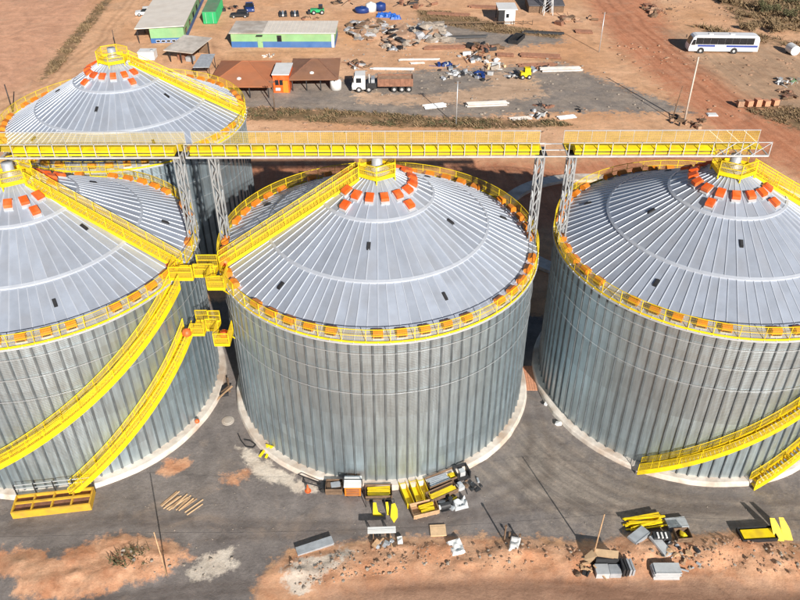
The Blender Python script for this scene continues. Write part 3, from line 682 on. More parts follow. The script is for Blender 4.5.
# ------------------------------------------------------------------ conveyor gantries over the peaks
GY0, GY1, GZ0, GZ1 = 53.72, 56.0, 23.05, 24.15
def gantry(label, x0, x1, bay, conv, endframe=None):
    t = thing('conveyor_gantry', label, 'gantry', ((x0+x1)/2, (GY0+GY1)/2, GZ0), 0, 'yellow conveyor gantries over the silo peaks'); O = Vector(((x0+x1)/2, (GY0+GY1)/2, GZ0))
    L = x1-x0; hx = L/2; y0, y1 = GY0-O.y, GY1-O.y; H = GZ1-GZ0
    b = MB()
    for yy in (y0, y1): b.bar((-hx, yy, 0), (hx, yy, 0), 0.11, 0.13)
    n = max(2, round(L/bay))
    for k in range(n+1):
        xx = -hx+L*k/n; b.bar((xx, y0, -0.02), (xx, y1, -0.02), 0.09)
    b.build('bottom_frame', GSTEEL, t)
    for yy, nm in ((y0, 'front_rail'), (y1, 'rear_rail')):
        rb = MB(); rb.bar((-hx, yy, H), (hx, yy, H), 0.055)
        rb.build(nm, GSTEEL, t)
        for k in range(n+1):
            MB().bar((-hx+L*k/n, yy, -0.05), (-hx+L*k/n, yy, H+0.04), 0.055 if yy < 0 else 0.036).build('post', GSTEEL, t)
    d = MB(); d.box(-hx, hx, y0+1.05, y1-0.05, 0.06, 0.09); d.build('walkway_deck', YEL2, t)
    for k in range(n):
        xa, xb = -hx+L*k/n, -hx+L*(k+1)/n
        MB().meshpanel((xa, y1-0.04, 0.1), (xb, y1-0.04, 0.1), (xb, y1-0.04, H-0.03), (xa, y1-0.04, H-0.03), max(4, int((xb-xa)/0.1)), 10, 0.014).build('mesh_panel', YEL2, t)
    ca, cb = conv[0]-O.x, conv[1]-O.x
    tr = MB(); tr.box(ca, cb, y0+0.14, y0+0.92, 0.10, 0.52); trough = tr.build('conveyor_trough', YEL, t)
    MB().box(ca, cb, y0+0.12, y0+0.139, 0.27, 0.35).build('seam', BLACK, trough)
    for k in range(n):
        xa, xb = max(ca, -hx+L*k/n), min(cb, -hx+L*(k+1)/n)
        if xb-xa < 0.2: continue
        lb = MB(); yc = y0+0.53
        lb.add([(xa+0.02, yc-0.46, 0.54), (xb-0.02, yc-0.46, 0.54), (xb-0.02, yc, 0.66), (xa+0.02, yc, 0.66), (xa+0.02, yc+0.46, 0.54), (xb-0.02, yc+0.46, 0.54), (xa+0.02, yc-0.46, 0.46), (xb-0.02, yc-0.46, 0.46)], [(0, 1, 2, 3), (3, 2, 5, 4), (6, 7, 1, 0), (0, 3, 4), (1, 5, 2)])
        lb.build('lid', YEL, trough)
    if endframe:
        eb = MB(); xa, xb = endframe[0]-O.x, endframe[1]-O.x; m = 3
        for k in range(m):
            p, q = xa+(xb-xa)*k/m, xa+(xb-xa)*(k+1)/m
            eb.bar((p, y0, 0.05), (q, y0, H), 0.05); eb.bar((p, y1, H), (q, y1, 0.05), 0.05)
        eb.build('cross_brace', ZINC2, t)
    return t
gantry('long gantry stretch with yellow conveyor running over the front left silo', -34.5, -16.7, 1.05, (-29.3, -17.1))
gantry('middle gantry stretch with yellow conveyor running over the middle silo', -16.2, 10.95, 1.02, (-15.9, 10.6))
gantry('right gantry stretch ending in an open white frame over the rightmost silo', 12.8, 28.0, 1.05, (13.3, 23.9), (24.0, 28.0))
def tie(x0, x1):
    o = thing('expansion_bridge', 'thin white steel bars bridging the gap between the two right gantry stretches', 'tie bars', ((x0+x1)/2, (GY0+GY1)/2, GZ0)); h = (x1-x0)/2; g = (GY1-GY0)/2
    for yy in (-g, 0, g): MB().bar((-h, yy, 0), (h, yy, 0), 0.07).build('tie_bar', ZINC2, o)
tie(10.99, 12.76)
TB = HW-0.15
def tower(label, x, y=54.85, w=0.62):
    t = thing('support_tower', label, 'tower', (x, y, TB), 0, 'lattice towers carrying the gantry'); h = w/2; top = GZ0-0.12-TB
    for sx in (-1, 1):
        for sy in (-1, 1): MB().bar((sx*h*0.8, sy*h*1.5, 0), (sx*h*0.8, sy*h*1.5, top), 0.12).build('leg', TSTEEL, t)
    n = 7
    for k in range(n):
        b = MB(); z0, z1 = 0.1+(top-0.1)*k/n, 0.1+(top-0.1)*(k+1)/n; s = 1 if k % 2 else -1
        for sy in (-1, 1): b.bar((-s*h*0.8, sy*h*1.5, z0), (s*h*0.8, sy*h*1.5, z1), 0.09)
        for sx in (-1, 1): b.bar((sx*h*0.8, -s*h*1.5, z0), (sx*h*0.8, s*h*1.5, z1), 0.09)
        b.build('lacing', TSTEEL, t)
    MB().box(-0.4, 0.4, -0.85, 0.85, top, GZ0-0.085-TB).build('cap_plate', BLACK, t)
    MB().box(-0.36, 0.36, -0.6, 0.6, -0.12, 0.0).build('base_plate', TSTEEL, t)
    return t
tower('lattice tower on the eave of the left silo behind the upper link platform', -17.12)
tower('lattice tower on the left eave of the middle silo behind its roof stair', -14.45)
tower('lattice tower on the right eave of the middle silo', 10.9)
tower('lattice tower on the left eave of the rightmost silo', 13.35)

# ------------------------------------------------------------------ things in the yard in front
def span(u1, v1, u2, v2):
    """two ground pixels -> midpoint, heading, length in metres"""
    p, q = G(u1, v1), G(u2, v2); m = (p+q)/2; d = q-p
    return Vector((m.x, m.y, gh(m.x, m.y))), math.atan2(d.y, d.x), d.length
def at(u, v):
    p = G(u, v); return Vector((p.x, p.y, gh(p.x, p.y)))
def single(b, name, label, cat, mats, loc, rz=0.0, group=None, smooth=False):
    o = tag(b.build(name, mats, smooth=smooth), label, cat, group); o.location = loc; o.rotation_euler = (0, 0, rz); return o

# pole line in front with its sagging wires
def pole(label, u, v, h, m=ZINC2, arm=True, r=0.09, lean=0.0, group='poles along the yard'):
    p = at(u, v); t = thing('utility_pole', label, 'pole', p, 0, group)
    MB().tube((0, 0, -0.3), (lean, 0, h), r, r*0.7, 10).build('mast', m, t, smooth=True)
    if arm:
        MB().bar((lean-0.45, 0, h-0.25), (lean+0.45, 0, h-0.25), 0.09).build('crossarm', WOODD, t)
        for s in (-0.38, 0.0, 0.38): MB().lathe([(0.0, 0.16), (0.05, 0.14), (0.06, 0.05), (0.03, 0.0)], 8, c=(lean+s, 0, h-0.2)).build('insulator', BLACK, t)
    return p+Vector((lean, 0, h))
PA = pole('slim pale pole rising from the sand patch at lower left', 167, 576, 4.9, WOOD, False, 0.055)
PB = pole('slim leaning pale pole beside the plywood shelter at lower right', 592, 560, 4.9, WOOD, False, 0.06, 0.12)
PE = [PA+Vector((-31, 0.2, 0.1)), PA, PB, PB+Vector((31, -0.3, 0.2))]
pts = []
for a, b_ in zip(PE[:-1], PE[1:]):
    for k in range(20):
        t = k/20; p = a.lerp(b_, t); p.z -= 1.1*4*t*(1-t)*((b_-a).length/31)**2*0.55; pts.append(p)
pts.append(PE[-1]); wo = MB().path(pts, 0.008, 4).build('overhead_wire', BLACK)
tag(wo, 'thin dark wire strung between the two slim poles in front', 'wire')

# yellow loading hopper by the left silo
m, a, L = span(13, 519, 92, 510)
OCH = mat('ochre_paint', (0.62, 0.36, 0.03), 0.6, 0, 0.15, 1.5, dirt=(0.35, 0.2, 0.06), dirt_amt=0.6, spec=0.3)
t = thing('loading_hopper', 'long yellow steel hopper with four dark bays beside the left silo', 'hopper', m, a); D = 1.75
for nm, args in (('front_panel', (-L/2, L/2, 0.0, 0.12, 0, 0.72)), ('rear_panel', (-L/2, L/2, D-0.12, D, 0, 0.72)), ('side_panel', (-L/2, -L/2+0.12, 0.13, D-0.13, 0, 0.73)), ('side_panel', (L/2-0.12, L/2, 0.13, D-0.13, 0, 0.73))):
    MB().box(*args).build(nm, OCH, t)
MB().box(-L/2+0.13, L/2-0.13, 0.13, D-0.13, 0.40, 0.47).build('floor_plate', RUST, t)
MB().box(-L/2+0.13, L/2-0.13, D*0.48, D*0.48+0.18, 0.62, 0.74).build('centre_beam', OCH, t)
for k in (1, 2, 3):
    x = -L/2+L*k/4; MB().box(x-0.06, x+0.06, 0.13, D-0.13, 0.3, 0.70).build('divider', OCH, t)
for k in range(5):
    x = -L/2+0.06+(L-0.12)*k/4; MB().bar((x, D+0.08, 0), (x, D+0.08, 1.75), 0.09).build('rail_post', BLACK, t)
for z in (1.3, 1.7): MB().bar((-L/2, D+0.08, z), (L/2, D+0.08, z), 0.05).build('rail', ZINC2, t)

# timber slats left on the gravel
ORD = 'first second third fourth fifth sixth seventh eighth ninth tenth eleventh twelfth thirteenth fourteenth fifteenth'.split()
for k in range(15):
    u0 = 160+k*1.9+random.uniform(-1, 1); v0 = 506+k*0.5+random.uniform(-3, 3); p = at(u0, v0); q = at(u0+random.uniform(13, 20), v0-random.uniform(9, 15))
    d = q-p; single(MB().box(-d.length/2, d.length/2, -0.045, 0.045, 0, 0.05), 'timber_lath', f'{ORD[k]} of the fifteen loose timber laths on the gravel, counted from the left', 'slat', PLY if k % 3 else WOOD, (p+q)/2+Vector((0, 0, 0.012*(k % 4))), math.atan2(d.y, d.x), 'loose slats on the gravel')

def crate(label, u1, v1, u2, v2, W, H, wood=WOODD, boards=2, group='open crates by the middle silo'):
    m, a, L = span(u1, v1, u2, v2); t = thing('crate', label, 'crate', m, a, group)
    MB().box(-L/2, L/2, 0, W, 0.04, 0.09).build('base', wood, t)
    for k in range(3): x = -L/2+L*(0.1+0.4*k); MB().box(x-0.06, x+0.06, 0, W, 0, 0.04).build('skid', wood, t)
    bh = (H-0.1)/boards
    for k in range(boards):
        z0 = 0.1+k*bh; z1 = z0+bh*0.88
        MB().box(-L/2, L/2, -0.03, 0, z0, z1).build('board', wood, t); MB().box(-L/2, L/2, W, W+0.03, z0, z1).build('board', wood, t)
        MB().box(-L/2-0.03, -L/2, -0.03, W+0.03, z0, z1).build('board', wood, t); MB().box(L/2, L/2+0.03, -0.03, W+0.03, z0, z1).build('board', wood, t)
    return t, m, a, L
def bundle(name, label, cat, m, a, L, W, n, mt, z0, th=(0.08, 0.08), shape='bar', off=(0, 0), wig=0.05, group=None, layers=1):
    """bars lying side by side; each bar its own part"""
    t = thing(name, label, cat, m+Vector((0, 0, z0)), a, group)
    for l in range(layers):
        for k in range(n):
            y = off[1]+W*(k+0.5)/n; w = random.uniform(-wig, wig); ll = L*random.uniform(0.86, 1.0)
            z = l*th[1]*1.05+th[1]/2+0.004*(k % 3)
            MB().bar((off[0]-ll/2, y-w, z), (off[0]+ll/2, y+w, z), th[0], th[1]).build('bar', mt, t)
    return t
# small trolley, cone
p = at(308, 491); single(MB().lathe([(0.0, 0.72), (0.04, 0.72), (0.17, 0.05), (0.26, 0.05), (0.26, 0.0), (0.0, 0.0)], 12), 'traffic_cone', 'small orange cone standing left of the crates by the middle silo', 'cone', ORG, p)
t = thing('hand_trolley', 'black long-handled trolley between the cone and the crates', 'trolley', at(322, 488), rad(-10))
MB().bar((-1.5, 0.25, 0.75), (0.1, 0.18, 0.35), 0.07).build('handle', BLACK, t); MB().bar((-1.5, -0.25, 0.75), (0.1, -0.18, 0.35), 0.07).build('handle', BLACK, t); MB().bar((-1.5, -0.25, 0.75), (-1.5, 0.25, 0.75), 0.07).build('crossbar', BLACK, t)
MB().box(-0.1, 0.45, -0.35, 0.35, 0.2, 0.42).build('tray', BLACK, t)
for s in (-0.42, 0.42): MB().tube((0.15, s-0.05, 0.2), (0.15, s+0.05, 0.2), 0.2, n=14).build('wheel', RUBR, t)
# crate with grey plate
c, m, a, L = crate('small dark crate left of the orange generator', 326, 495, 342, 495, 1.0, 0.75)
single(MB().box(-0.35, 0.4, -0.25, 0.3, 0, 0.05), 'steel_plate', 'grey steel plate lying in the small dark crate', 'plate', GREYS, m+Vector((0.1, 0.55, 0.55)), a+0.2)
MB().box(-L/2+0.05, L/2-0.05, 0.1, 0.9, 0.09, 0.54).build('packing', WOODD, c)
# generator
m, a, L = span(345, 497, 361, 497); t = thing('generator', 'orange louvred generator box with pale top beside the middle silo', 'generator', m, a)
MB().box(-L/2, L/2, 0, 1.05, 0.12, 1.15).build('housing', ORG2, t); MB().box(-L/2-0.05, L/2+0.05, -0.05, 1.1, 1.15, 1.24).build('lid', WHITE, t)
for k in range(4): MB().box(-L/2+0.12, L/2-0.12, -0.05, -0.003, 0.25+k*0.2, 0.33+k*0.2).build('louvre', RUST, t)
for s in (-L/2+0.1, L/2-0.22): MB().box(s, s+0.12, 0, 1.05, 0, 0.12).build('skid', BLACK, t)
for s in (-L/2-0.09, L/2+0.09): MB().bar((s, 0.5, 0.0), (s, 0.5, 1.5), 0.07).build('frame_post', BLACK, t)
MB().bar((-L/2-0.12, 0.5, 1.52), (L/2+0.12, 0.5, 1.52), 0.06).build('lifting_bar', BLACK, t)
# crate with yellow brackets
c, m, a, L = crate('open crate of yellow steel right of the orange generator', 366, 501, 392, 500, 1.15, 0.6, WOODD)
bundle('steel_bundle', 'yellow steel bars filling the crate right of the generator', 'steel bars', m, a, L*0.9, 1.0, 8, YEL, 0.12, (0.11, 0.3), off=(0, 0.06), group='bundles of yellow steel')
# yellow plates leaning and lying in front
def plate(label, poly, u, v, rz, tilt, th=0.05, mt=YEL, lift=0.0, rx=0.0):
    b = MB(); M = Matrix.Rotation(tilt, 4, 'X'); b.prism([(x*0.78, y*0.78) for x, y in poly], 0, th, M=M)
    lo = min(p[2] for p in b.v); return single(b, 'steel_plate', label, 'plate', mt, at(u, v)+Vector((0, 0, lift-lo)), rz, 'cut plates in front of the crates')
plate('yellow triangular gusset plate propped up in front of the crates', [(-0.4, 0), (0.7, 0), (0.1, 0.4), (-0.1, 1.3), (-0.4, 1.3)], 377, 516, 0.0, rad(38))
plate('narrow yellow strip plate propped between gusset and pointed plate', [(-0.1, 0), (0.2, 0), (0.0, 1.25), (-0.25, 1.25)], 388, 515, 0.0, rad(38))
plate('pointed yellow plate standing nearest the camera in front of crates', [(0, 0), (0.38, 0.55), (0.35, 1.3), (0.1, 1.9), (-0.25, 1.8), (-0.36, 0.6)], 394, 523, 0.0, rad(35))
b = MB(); fr = thing('prop_frame', 'thin black prop frame behind the yellow gusset plates', 'frame', at(380, 507), 0)
for x in (-1.1, 1.1): MB().bar((x, 0, 0), (x, 0, 0.95), 0.05).build('post', BLACK, fr)
MB().bar((-1.1, 0, 0.95), (1.1, 0, 0.95), 0.05).build('rail', BLACK, fr)
# trestle with white boards
m, a, L = span(368, 543, 396, 542); t = thing('trestle_table', 'rough trestle table with white board top on the berm edge', 'table', m, a)
for k in range(2): MB().box(-L/2, L/2, 0.05+k*0.3, 0.31+k*0.3, 0.92, 0.97).build('board', WHITE, t)
for x in (-L*0.3, L*0.3):
    MB().bar((x, -0.05, 0), (x, 0.3, 0.92), 0.07, 0.07).build('leg', WOODD, t); MB().bar((x, 0.75, 0), (x, 0.36, 0.92), 0.07).build('leg', WOODD, t)
# yellow troughs on edge
for k, (u1, v1, u2, v2, w) in enumerate(((402, 486, 411, 508, 'leftmost'), (412, 484, 420, 505, 'middle'), (420, 483, 428, 504, 'rightmost'))):
    m, a, L = span(u1, v1, u2, v2); b = MB()
    prof = [(-0.28, 0.0), (0.28, 0.0), (0.30, 0.5), (0.26, 0.5), (0.24, 0.05), (-0.24, 0.05), (-0.26, 0.62), (-0.30, 0.62)]
    b.sweep([[(x, y, z) for y, z in prof] for x in (-L/2, L/2)], None)
    for xx in (-L/2+0.1, L/2-0.1): b.box(xx-0.02, xx+0.02, -0.235, 0.235, 0.052, 0.45)
    single(b, 'steel_trough', f'{w} of three bent yellow troughs laid side by side by the crates', 'trough', YEL, m, a, 'three yellow troughs')
# crates right of the troughs
c, m, a, L = crate('long crate of grey profiles farthest from the camera right of the troughs', 430, 492, 458, 481, 1.0, 0.65, WOODD)
bundle('steel_bundle', 'grey profiles filling the long crate beside the plinth', 'steel profiles', m, a, L*0.72, 0.85, 5, GREYS, 0.12, (0.13, 0.35), off=(-L*0.1, 0.07))
b = MB(); b.box(-0.35, 0.35, 0.1, 0.85, 0, 0.25); b.box(-0.25, 0.15, 0.2, 0.6, 0.25, 0.45); single(b, 'steel_bracket', 'yellow bracket block at the right end of the long grey crate', 'bracket', YEL, m+Vector((math.cos(a), math.sin(a), 0))*(L*0.36)+Vector((0, 0, 0.12)), a)
c, m, a, L = crate('long crate with a yellow beam, second row right of the troughs', 431, 505, 458, 493, 0.85, 0.6, WOODD)
bundle('steel_bundle', 'long yellow beams in the second-row crate', 'steel beams', m, a, L*0.95, 0.5, 3, YEL, 0.12, (0.16, 0.42), off=(0, 0.05), wig=0.02, group='bundles of yellow steel')
bundle('steel_bundle', 'bare timber bars beside the yellow beams in the second-row crate', 'timber bars', m, a, L*0.9, 0.2, 2, WOOD, 0.12, (0.08, 0.3), off=(0, 0.6), wig=0.01)
c, m, a, L = crate('front crate of mixed yellow and dark steel nearest the camera', 414, 520, 439, 514, 1.15, 0.55, WOOD)
bundle('steel_bundle', 'mixed yellow steel in the front crate', 'steel bars', m, a, L*0.6, 0.8, 5, YEL, 0.12, (0.12, 0.3), off=(L*0.1, 0.15), wig=0.12, group='bundles of yellow steel')
def junk(name, label, cat, u, v, parts, rz=0.0, group=None):
    t = thing(name, label, cat, at(u, v), rz, group)
    for nm, bx_, mt in parts: MB().box(*bx_).build(nm, mt, t)
    return t
junk('motor_stand', 'dark square motor stand at the right end of the crates beside the plinth', 'machine', 464, 480, [('plate', (-0.6, 0.6, 0, 1.1, 0, 0.12), BLACK), ('side', (-0.6, -0.5, 0, 1.1, 0.12, 0.75), BLACK), ('side', (0.5, 0.6, 0, 1.1, 0.12, 0.75), BLACK), ('back', (-0.49, 0.49, 1.0, 1.1, 0.12, 0.75), BLACK), ('motor', (-0.2, 0.25, 0.3, 0.75, 0.12, 0.6), ZINC2)], 0.35)
junk('machine_part', 'grey and white machine part heap behind the rumpled sheet', 'machine part', 461, 491, [('block', (-0.4, 0.35, 0, 0.5, 0, 0.35), ZINC2), ('flange', (-0.15, 0.15, 0.1, 0.4, 0.35, 0.7), GREYS), ('bar', (-0.7, -0.42, 0.1, 0.25, 0, 0.5), BLACK)], 0.5)
t = thing('drum_pair', 'dark motor block with white end between the front crate and the rumpled sheet', 'motor', at(447, 510), 0.3)
MB().tube((-0.5, 0.2, 0.3), (0.3, 0.2, 0.3), 0.28, n=14).build('casing', BLACK, t); MB().tube((-0.62, 0.2, 0.3), (-0.5, 0.2, 0.3), 0.2, n=12).build('end_cover', WHITE, t); MB().box(-0.5, 0.5, -0.1, 0.5, 0, 0.06).build('base', BLACK, t); MB().tube((0.45, 0.5, 0.06), (0.45, 0.5, 0.7), 0.18, n=12).build('post', BLACK, t)
def rumple(name, label, cat, u, v, L, W, h, mt, rz=0, seed=1, n=12):
    rg = np.random.default_rng(seed); o = rg.random(2)*50; vs = []; fs = []
    for j in range(n+1):
        for i in range(n+1):
            x = -L/2+L*i/n; y = -W/2+W*j/n; e = 1-max(abs(2*i/n-1), abs(2*j/n-1))**3
            j2 = float(vnoise(x+o[0], y+o[1], 3.1)); z = 0.03+h*min(1, e*2.2)*(0.15+1.0*float(vnoise(x+o[0], y+o[1], 2.6)))*(0.6+0.5*j2)
            vs.append((x*(1-0.2*float(vnoise(y+o[0], 3, 1.3))), y*(1-0.25*float(vnoise(x+o[1], 9, 1.3))), z))
    for j in range(n):
        for i in range(n): k = j*(n+1)+i; fs.append((k, k+1, k+n+2, k+n+1))
    b = MB().add(vs, fs)
    # skirt down to the ground so the heap is closed
    edge = [i for i in range(n+1)]+[j*(n+1)+n for j in range(1, n+1)]+[n*(n+1)+i for i in range(n-1, -1, -1)]+[j*(n+1) for j in range(n-1, 0, -1)]
    base = len(b.v); b.v += [(vs[i][0], vs[i][1], -0.08) for i in edge]; ne = len(edge)
    for k in range(ne): b.f.append((edge[(k+1) % ne], edge[k], base+k, base+(k+1) % ne)); b.m.append(0)
    return single(b, name, label, cat, mt, at(u, v), rz)
rumple('crumpled_sheet', 'crumpled grey sheet at the right end of the crates', 'sheet', 460, 505, 1.3, 1.1, 0.6, ZINC2, 0.3, 3)
single(MB().box(-0.6, 0.6, -0.5, 0.5, 0, 0.12), 'cardboard_sheet', 'flat square tan board lying on gravel below the crates', 'board', PLY, at(438, 531), 0.05)
rumple('white_sack', 'crumpled white sack lying on the berm right of the trestle', 'sack', 456, 549, 1.2, 1.5, 0.35, WHITE, 0.3, 5)
rumple('white_sack', 'small white bag beside the trestle table', 'sack', 400, 543, 0.5, 1.0, 0.3, WHITE, 0.1, 6)
rumple('white_sack', 'long pale torn sheet half buried on the berm beside the stakes', 'sheet', 514, 548, 0.8, 2.0, 0.3, WHITE, -0.3, 8)
for k, (u, v, h, lb) in enumerate(((504, 541, 1.7, 'tallest dark stake standing on the berm between crates and pole'), (509, 538, 0.6, 'short dark stake just behind the tallest stake'), (519, 541, 0.7, 'short dark stake right of the tallest stake'))):
    b = MB().tube((0, 0, -0.2), (0.02, 0, h), 0.075, 0.06, 8); b.tube((0, 0, h-0.12), (0.02, 0, h), 0.1, 0.1, 8)
    single(b, 'stake', lb, 'stake', WOODD, at(u, v), 0, 'stakes on the berm')
# grey slab on the berm
m, a, L = span(298, 557, 334, 545); single(MB().box(-L/2, L/2, -0.1, 0.62, 0.3, 0.36).box(-L/2, L/2, 0.0, 0.12, 0, 0.3).box(-L/2, L/2, 0.4, 0.52, 0, 0.3), 'concrete_beam', 'long flat grey beam lying on the berm edge', 'beam', GREYS, m+Vector((0, 0, -0.05)), a)
# yellow offcut, hoses, pit by the middle silo
b = MB(); b.bar((-0.25, 0.0, 0.03), (0.05, 1.1, 0.5), 0.22, 0.06); b.bar((0.3, 0.1, 0.03), (0.35, 1.1, 0.5), 0.2, 0.06); b.bar((-0.2, 1.08, 0.48), (0.5, 1.08, 0.48), 0.1)
single(b, 'steel_offcut', 'forked yellow steel offcut leaning on the middle silo plinth', 'offcut', YEL, at(262, 458), -0.4)
hp = [(238, 434), (241, 441), (246, 447), (253, 448), (256, 445), (250, 441), (244, 440)]; o = MB().path([at(u, v)+Vector((0, 0, 0.05)) for u, v in hp], 0.045, 7).build('hose', BLACK); tag(o, 'black hose lying in a loop by the middle silo plinth', 'hose')
t = thing('open_pit_frame', 'black box pit framed by planks in the gap between left and middle silo', 'pit', at(222, 397), 0.2)
MB().box(-0.6, 0.6, 0, 1.2, 0, 0.35).build('lid', DARK, t); 
for k, (x0, y0, x1, y1) in enumerate(((-0.9, -0.5, 0.7, 0.9), (-0.5, -0.6, 1.0, 0.8), (0.75, 0.2, 0.6, 2.0))): MB().bar((x0, y0, 0.2+0.04*k), (x1, y1, 0.42+0.03*k), 0.16, 0.06).build('plank', WOODD if k != 1 else WOOD, t)
single(MB().lathe([(0.0, 0.09), (0.38, 0.09), (0.42, 0.06), (0.55, 0.06), (0.55, 0.0)], 20), 'manhole_cover', 'round concrete manhole cover in the gravel between left and middle silo', 'manhole', CONC2, at(228, 421))
# plank ramp between middle and right silo
t = thing('plank_ramp', 'orange-brown timber plank ramp between middle and right silo', 'ramp', at(530, 391), -0.02)
for k in range(6): MB().box(-0.68+k*0.23, -0.68+k*0.23+0.21, 0, 3.4, 0.06+0.01*(k % 2), 0.11+0.01*(k % 2)).build('plank', BRICK, t)
for y in (0.2, 3.0): MB().box(-0.7, 0.7, y, y+0.12, 0, 0.055).build('bearer', WOODD, t)
junk('white_block', 'small white block beside the plinth of the right silo', 'block', 546, 406, [('block', (-0.2, 0.25, 0, 0.3, 0, 0.25), WHITE), ('strap', (-0.5, -0.2, 0.05, 0.15, 0, 0.12), BLACK)], -0.6)
single(MB().lump((0, 0, 0.16), 0.3, (1.1, 0.8, 0.6), 5), 'white_stone', 'white stone on gravel between middle and right silo', 'stone', WHITE, at(559, 425))
# shelter at lower right
t = thing('site_shelter', 'low plywood-topped shelter with grey sheets beside the leaning pole', 'shelter', at(608, 580), 0.0)
b = MB(); b.add([(-1.9, 1.5, 0.0), (-0.8, 1.9, 1.05), (1.0, 1.7, 1.0), (-0.65, 1.25, 1.05), (0.8, 1.05, 1.0), (-1.55, 0.9, 0.0)], [(0, 5, 3, 1), (1, 3, 4, 2)]); b.add([(x, y, z-0.06) for x, y, z in b.v[:6]], [(1, 3, 5, 0), (2, 4, 3, 1)]); b.build('roof_board', PLY, t)
MB().box(-0.85, 0.1, 0.1, 0.95, 0.0, 0.55).build('grey_sheet', ZINC2, t); MB().box(0.15, 0.95, 0.15, 0.95, 0.0, 0.5).build('grey_sheet', GREYS, t)
MB().box(-0.75, 0.9, 1.05, 1.6, 0, 0.95).build('box', DARK, t)
t = thing('slatted_panel', 'stack of grey slatted panels leaning right of the plywood shelter', 'panel', at(627, 577), 0.1)
for k in range(4): MB().box(-0.35+k*0.24, -0.2+k*0.24, 0, 1.0, 0.0, 0.85-0.06*k).build('slat', BLACK if k < 2 else GREYS, t)
# yellow bars and grey frames
m, a, L = span(628, 533, 666, 527)
t = thing('steel_bundle', 'loose pile of long yellow bars at lower right above the grey panels', 'steel bars', m, a, 'bundles of yellow steel')
for k in range(18):
    y = random.uniform(0.0, 1.0); w = random.uniform(-0.22, 0.22); z = 0.08+0.07*(k//3); ll = L*random.uniform(0.8, 1.05)/2; o = random.uniform(-0.2, 0.2)
    MB().bar((o-ll, y-w, z), (o+ll, y+w, z+0.02), 0.11, 0.07).build('bar', YEL, t)
def panels(label, u1, v1, u2, v2, W, n, mt, lift=0.0, tilt=0.0):
    m, a, L = span(u1, v1, u2, v2); t = thing('steel_panel_stack', label, 'panels', m+Vector((0, 0, lift)), a, 'grey steel panels on the berm')
    for k in range(n):
        z = k*0.11; b = MB(); x0 = random.uniform(-0.08, 0.08); b.box(-L/2+x0, L/2+x0, 0.02*k, W-0.02*k, z, z+0.07); b.box(-L/2+x0, L/2+x0, 0.02*k, 0.05+0.02*k, z+0.07, z+0.1)
        b.build('panel', mt, t)
    return t
panels('stack of pale grey panels nearest the camera at lower right', 654, 580, 680, 580, 1.1, 6, ZINC2)
panels('slanting grey panel lying between the yellow bars and the front panel stack', 648, 541, 664, 561, 0.75, 2, ZINC2, 0.05)
panels('grey panels sticking out from under the pile of yellow bars', 636, 548, 650, 537, 0.9, 3, GREYS)
panels('grey panels lying right of the pile of yellow bars', 668, 531, 688, 529, 1.0, 3, GREYS)
c, m, a, L = crate('small crate of dark fittings right of the grey panels', 676, 546, 690, 545, 0.9, 0.6, WOODD, 2, 'open crates on the berm')
single(MB().lump((0, 0, 0.25), 0.35, (1, 1, 0.6), 9), 'steel_fitting', 'yellow brown fitting in the small crate at lower right', 'fitting', YEL, m+Vector((0, 0.45, 0.1)))
t = thing('notched_rack', 'black rack with white slots between panels and small crate', 'rack', at(660, 544), 0.0)
MB().box(-0.55, 0.75, 0, 0.6, 0, 0.5).build('body', BLACK, t)
for k in range(3): MB().box(-0.3+k*0.3, -0.18+k*0.3, -0.04, 0.45, 0.502, 0.6).build('slot', WHITE, t)
# yellow tray and folded sheets at the right edge
m, a, L = span(742, 544, 776, 542); t = thing('steel_tray', 'shallow dark tray holding a flat yellow panel near right edge', 'tray', m, a)
MB().box(-L/2, L/2, 0, 1.1, 0, 0.1).build('base', BLACK, t)
for nm, q in (('rim', (-L/2, L/2, -0.05, 0, 0, 0.35)), ('rim', (-L/2, L/2, 1.1, 1.15, 0, 0.35)), ('rim', (-L/2-0.05, -L/2, -0.05, 1.15, 0, 0.35)), ('rim', (L/2, L/2+0.05, -0.05, 1.15, 0, 0.35))): MB().box(*q).build(nm, BLACK, t)
MB().box(-L/2+0.15, L/2-0.1, 0.12, 0.95, 0.1, 0.27).build('yellow_panel', YEL, t)
for k, (u, v, lb) in enumerate(((779, 541, 'left one of two yellow plates standing tilted beside the dark tray'), (788, 540, 'right one of two yellow plates standing tilted beside the dark tray'))):
    plate(lb, [(-0.45, 0), (0.45, 0), (0.1, 1.1), (-0.5, 2.1), (-0.95, 2.1)], u, v, -0.1, rad(50), 0.06)

# ------------------------------------------------------------------ rubble, pebbles and weeds on the berms (uncountable)
def sample(polys, n, seed, lo=0.0, span_=0.9, ns=0.5):
    """n random points inside the polygons, clustered by noise, with their ground height"""
    rg = np.random.default_rng(seed); out = []; areas = np.array([np.ptp(p[:, 0])*np.ptp(p[:, 1]) for p in polys]); k = 0
    while k < n:
        for p, w_ in zip(polys, areas/areas.sum()):
            c = max(20, int(n*w_*2)); x = rg.uniform(p[:, 0].min(), p[:, 0].max(), c); y = rg.uniform(p[:, 1].min(), p[:, 1].max(), c)
            ok = (sdf(p, x, y) > 0) & (vnoise(x, y, ns) > lo+span_*rg.random(c)); out.append(np.stack([x[ok], y[ok]], 1)); k += int(ok.sum())
    q = np.concatenate(out); rg.shuffle(q); q = q[:n]; return np.column_stack([q, height(q[:, 0], q[:, 1])])
def scatter(name, label, cat, polys, n, smin, smax, mt, seed, fl=0.7, pw=4):
    rg = random.Random(seed); b = MB()
    for x, y, z in sample(polys, n, seed):
        r = smin+(smax-smin)*rg.random()**pw; b.lump((x, y, z+r*0.2), r, (1, 1, fl), rg.randrange(10**6), rough=0.3)
    o = tag(b.build(name, mt), label, cat); o['kind'] = 'stuff'; return o
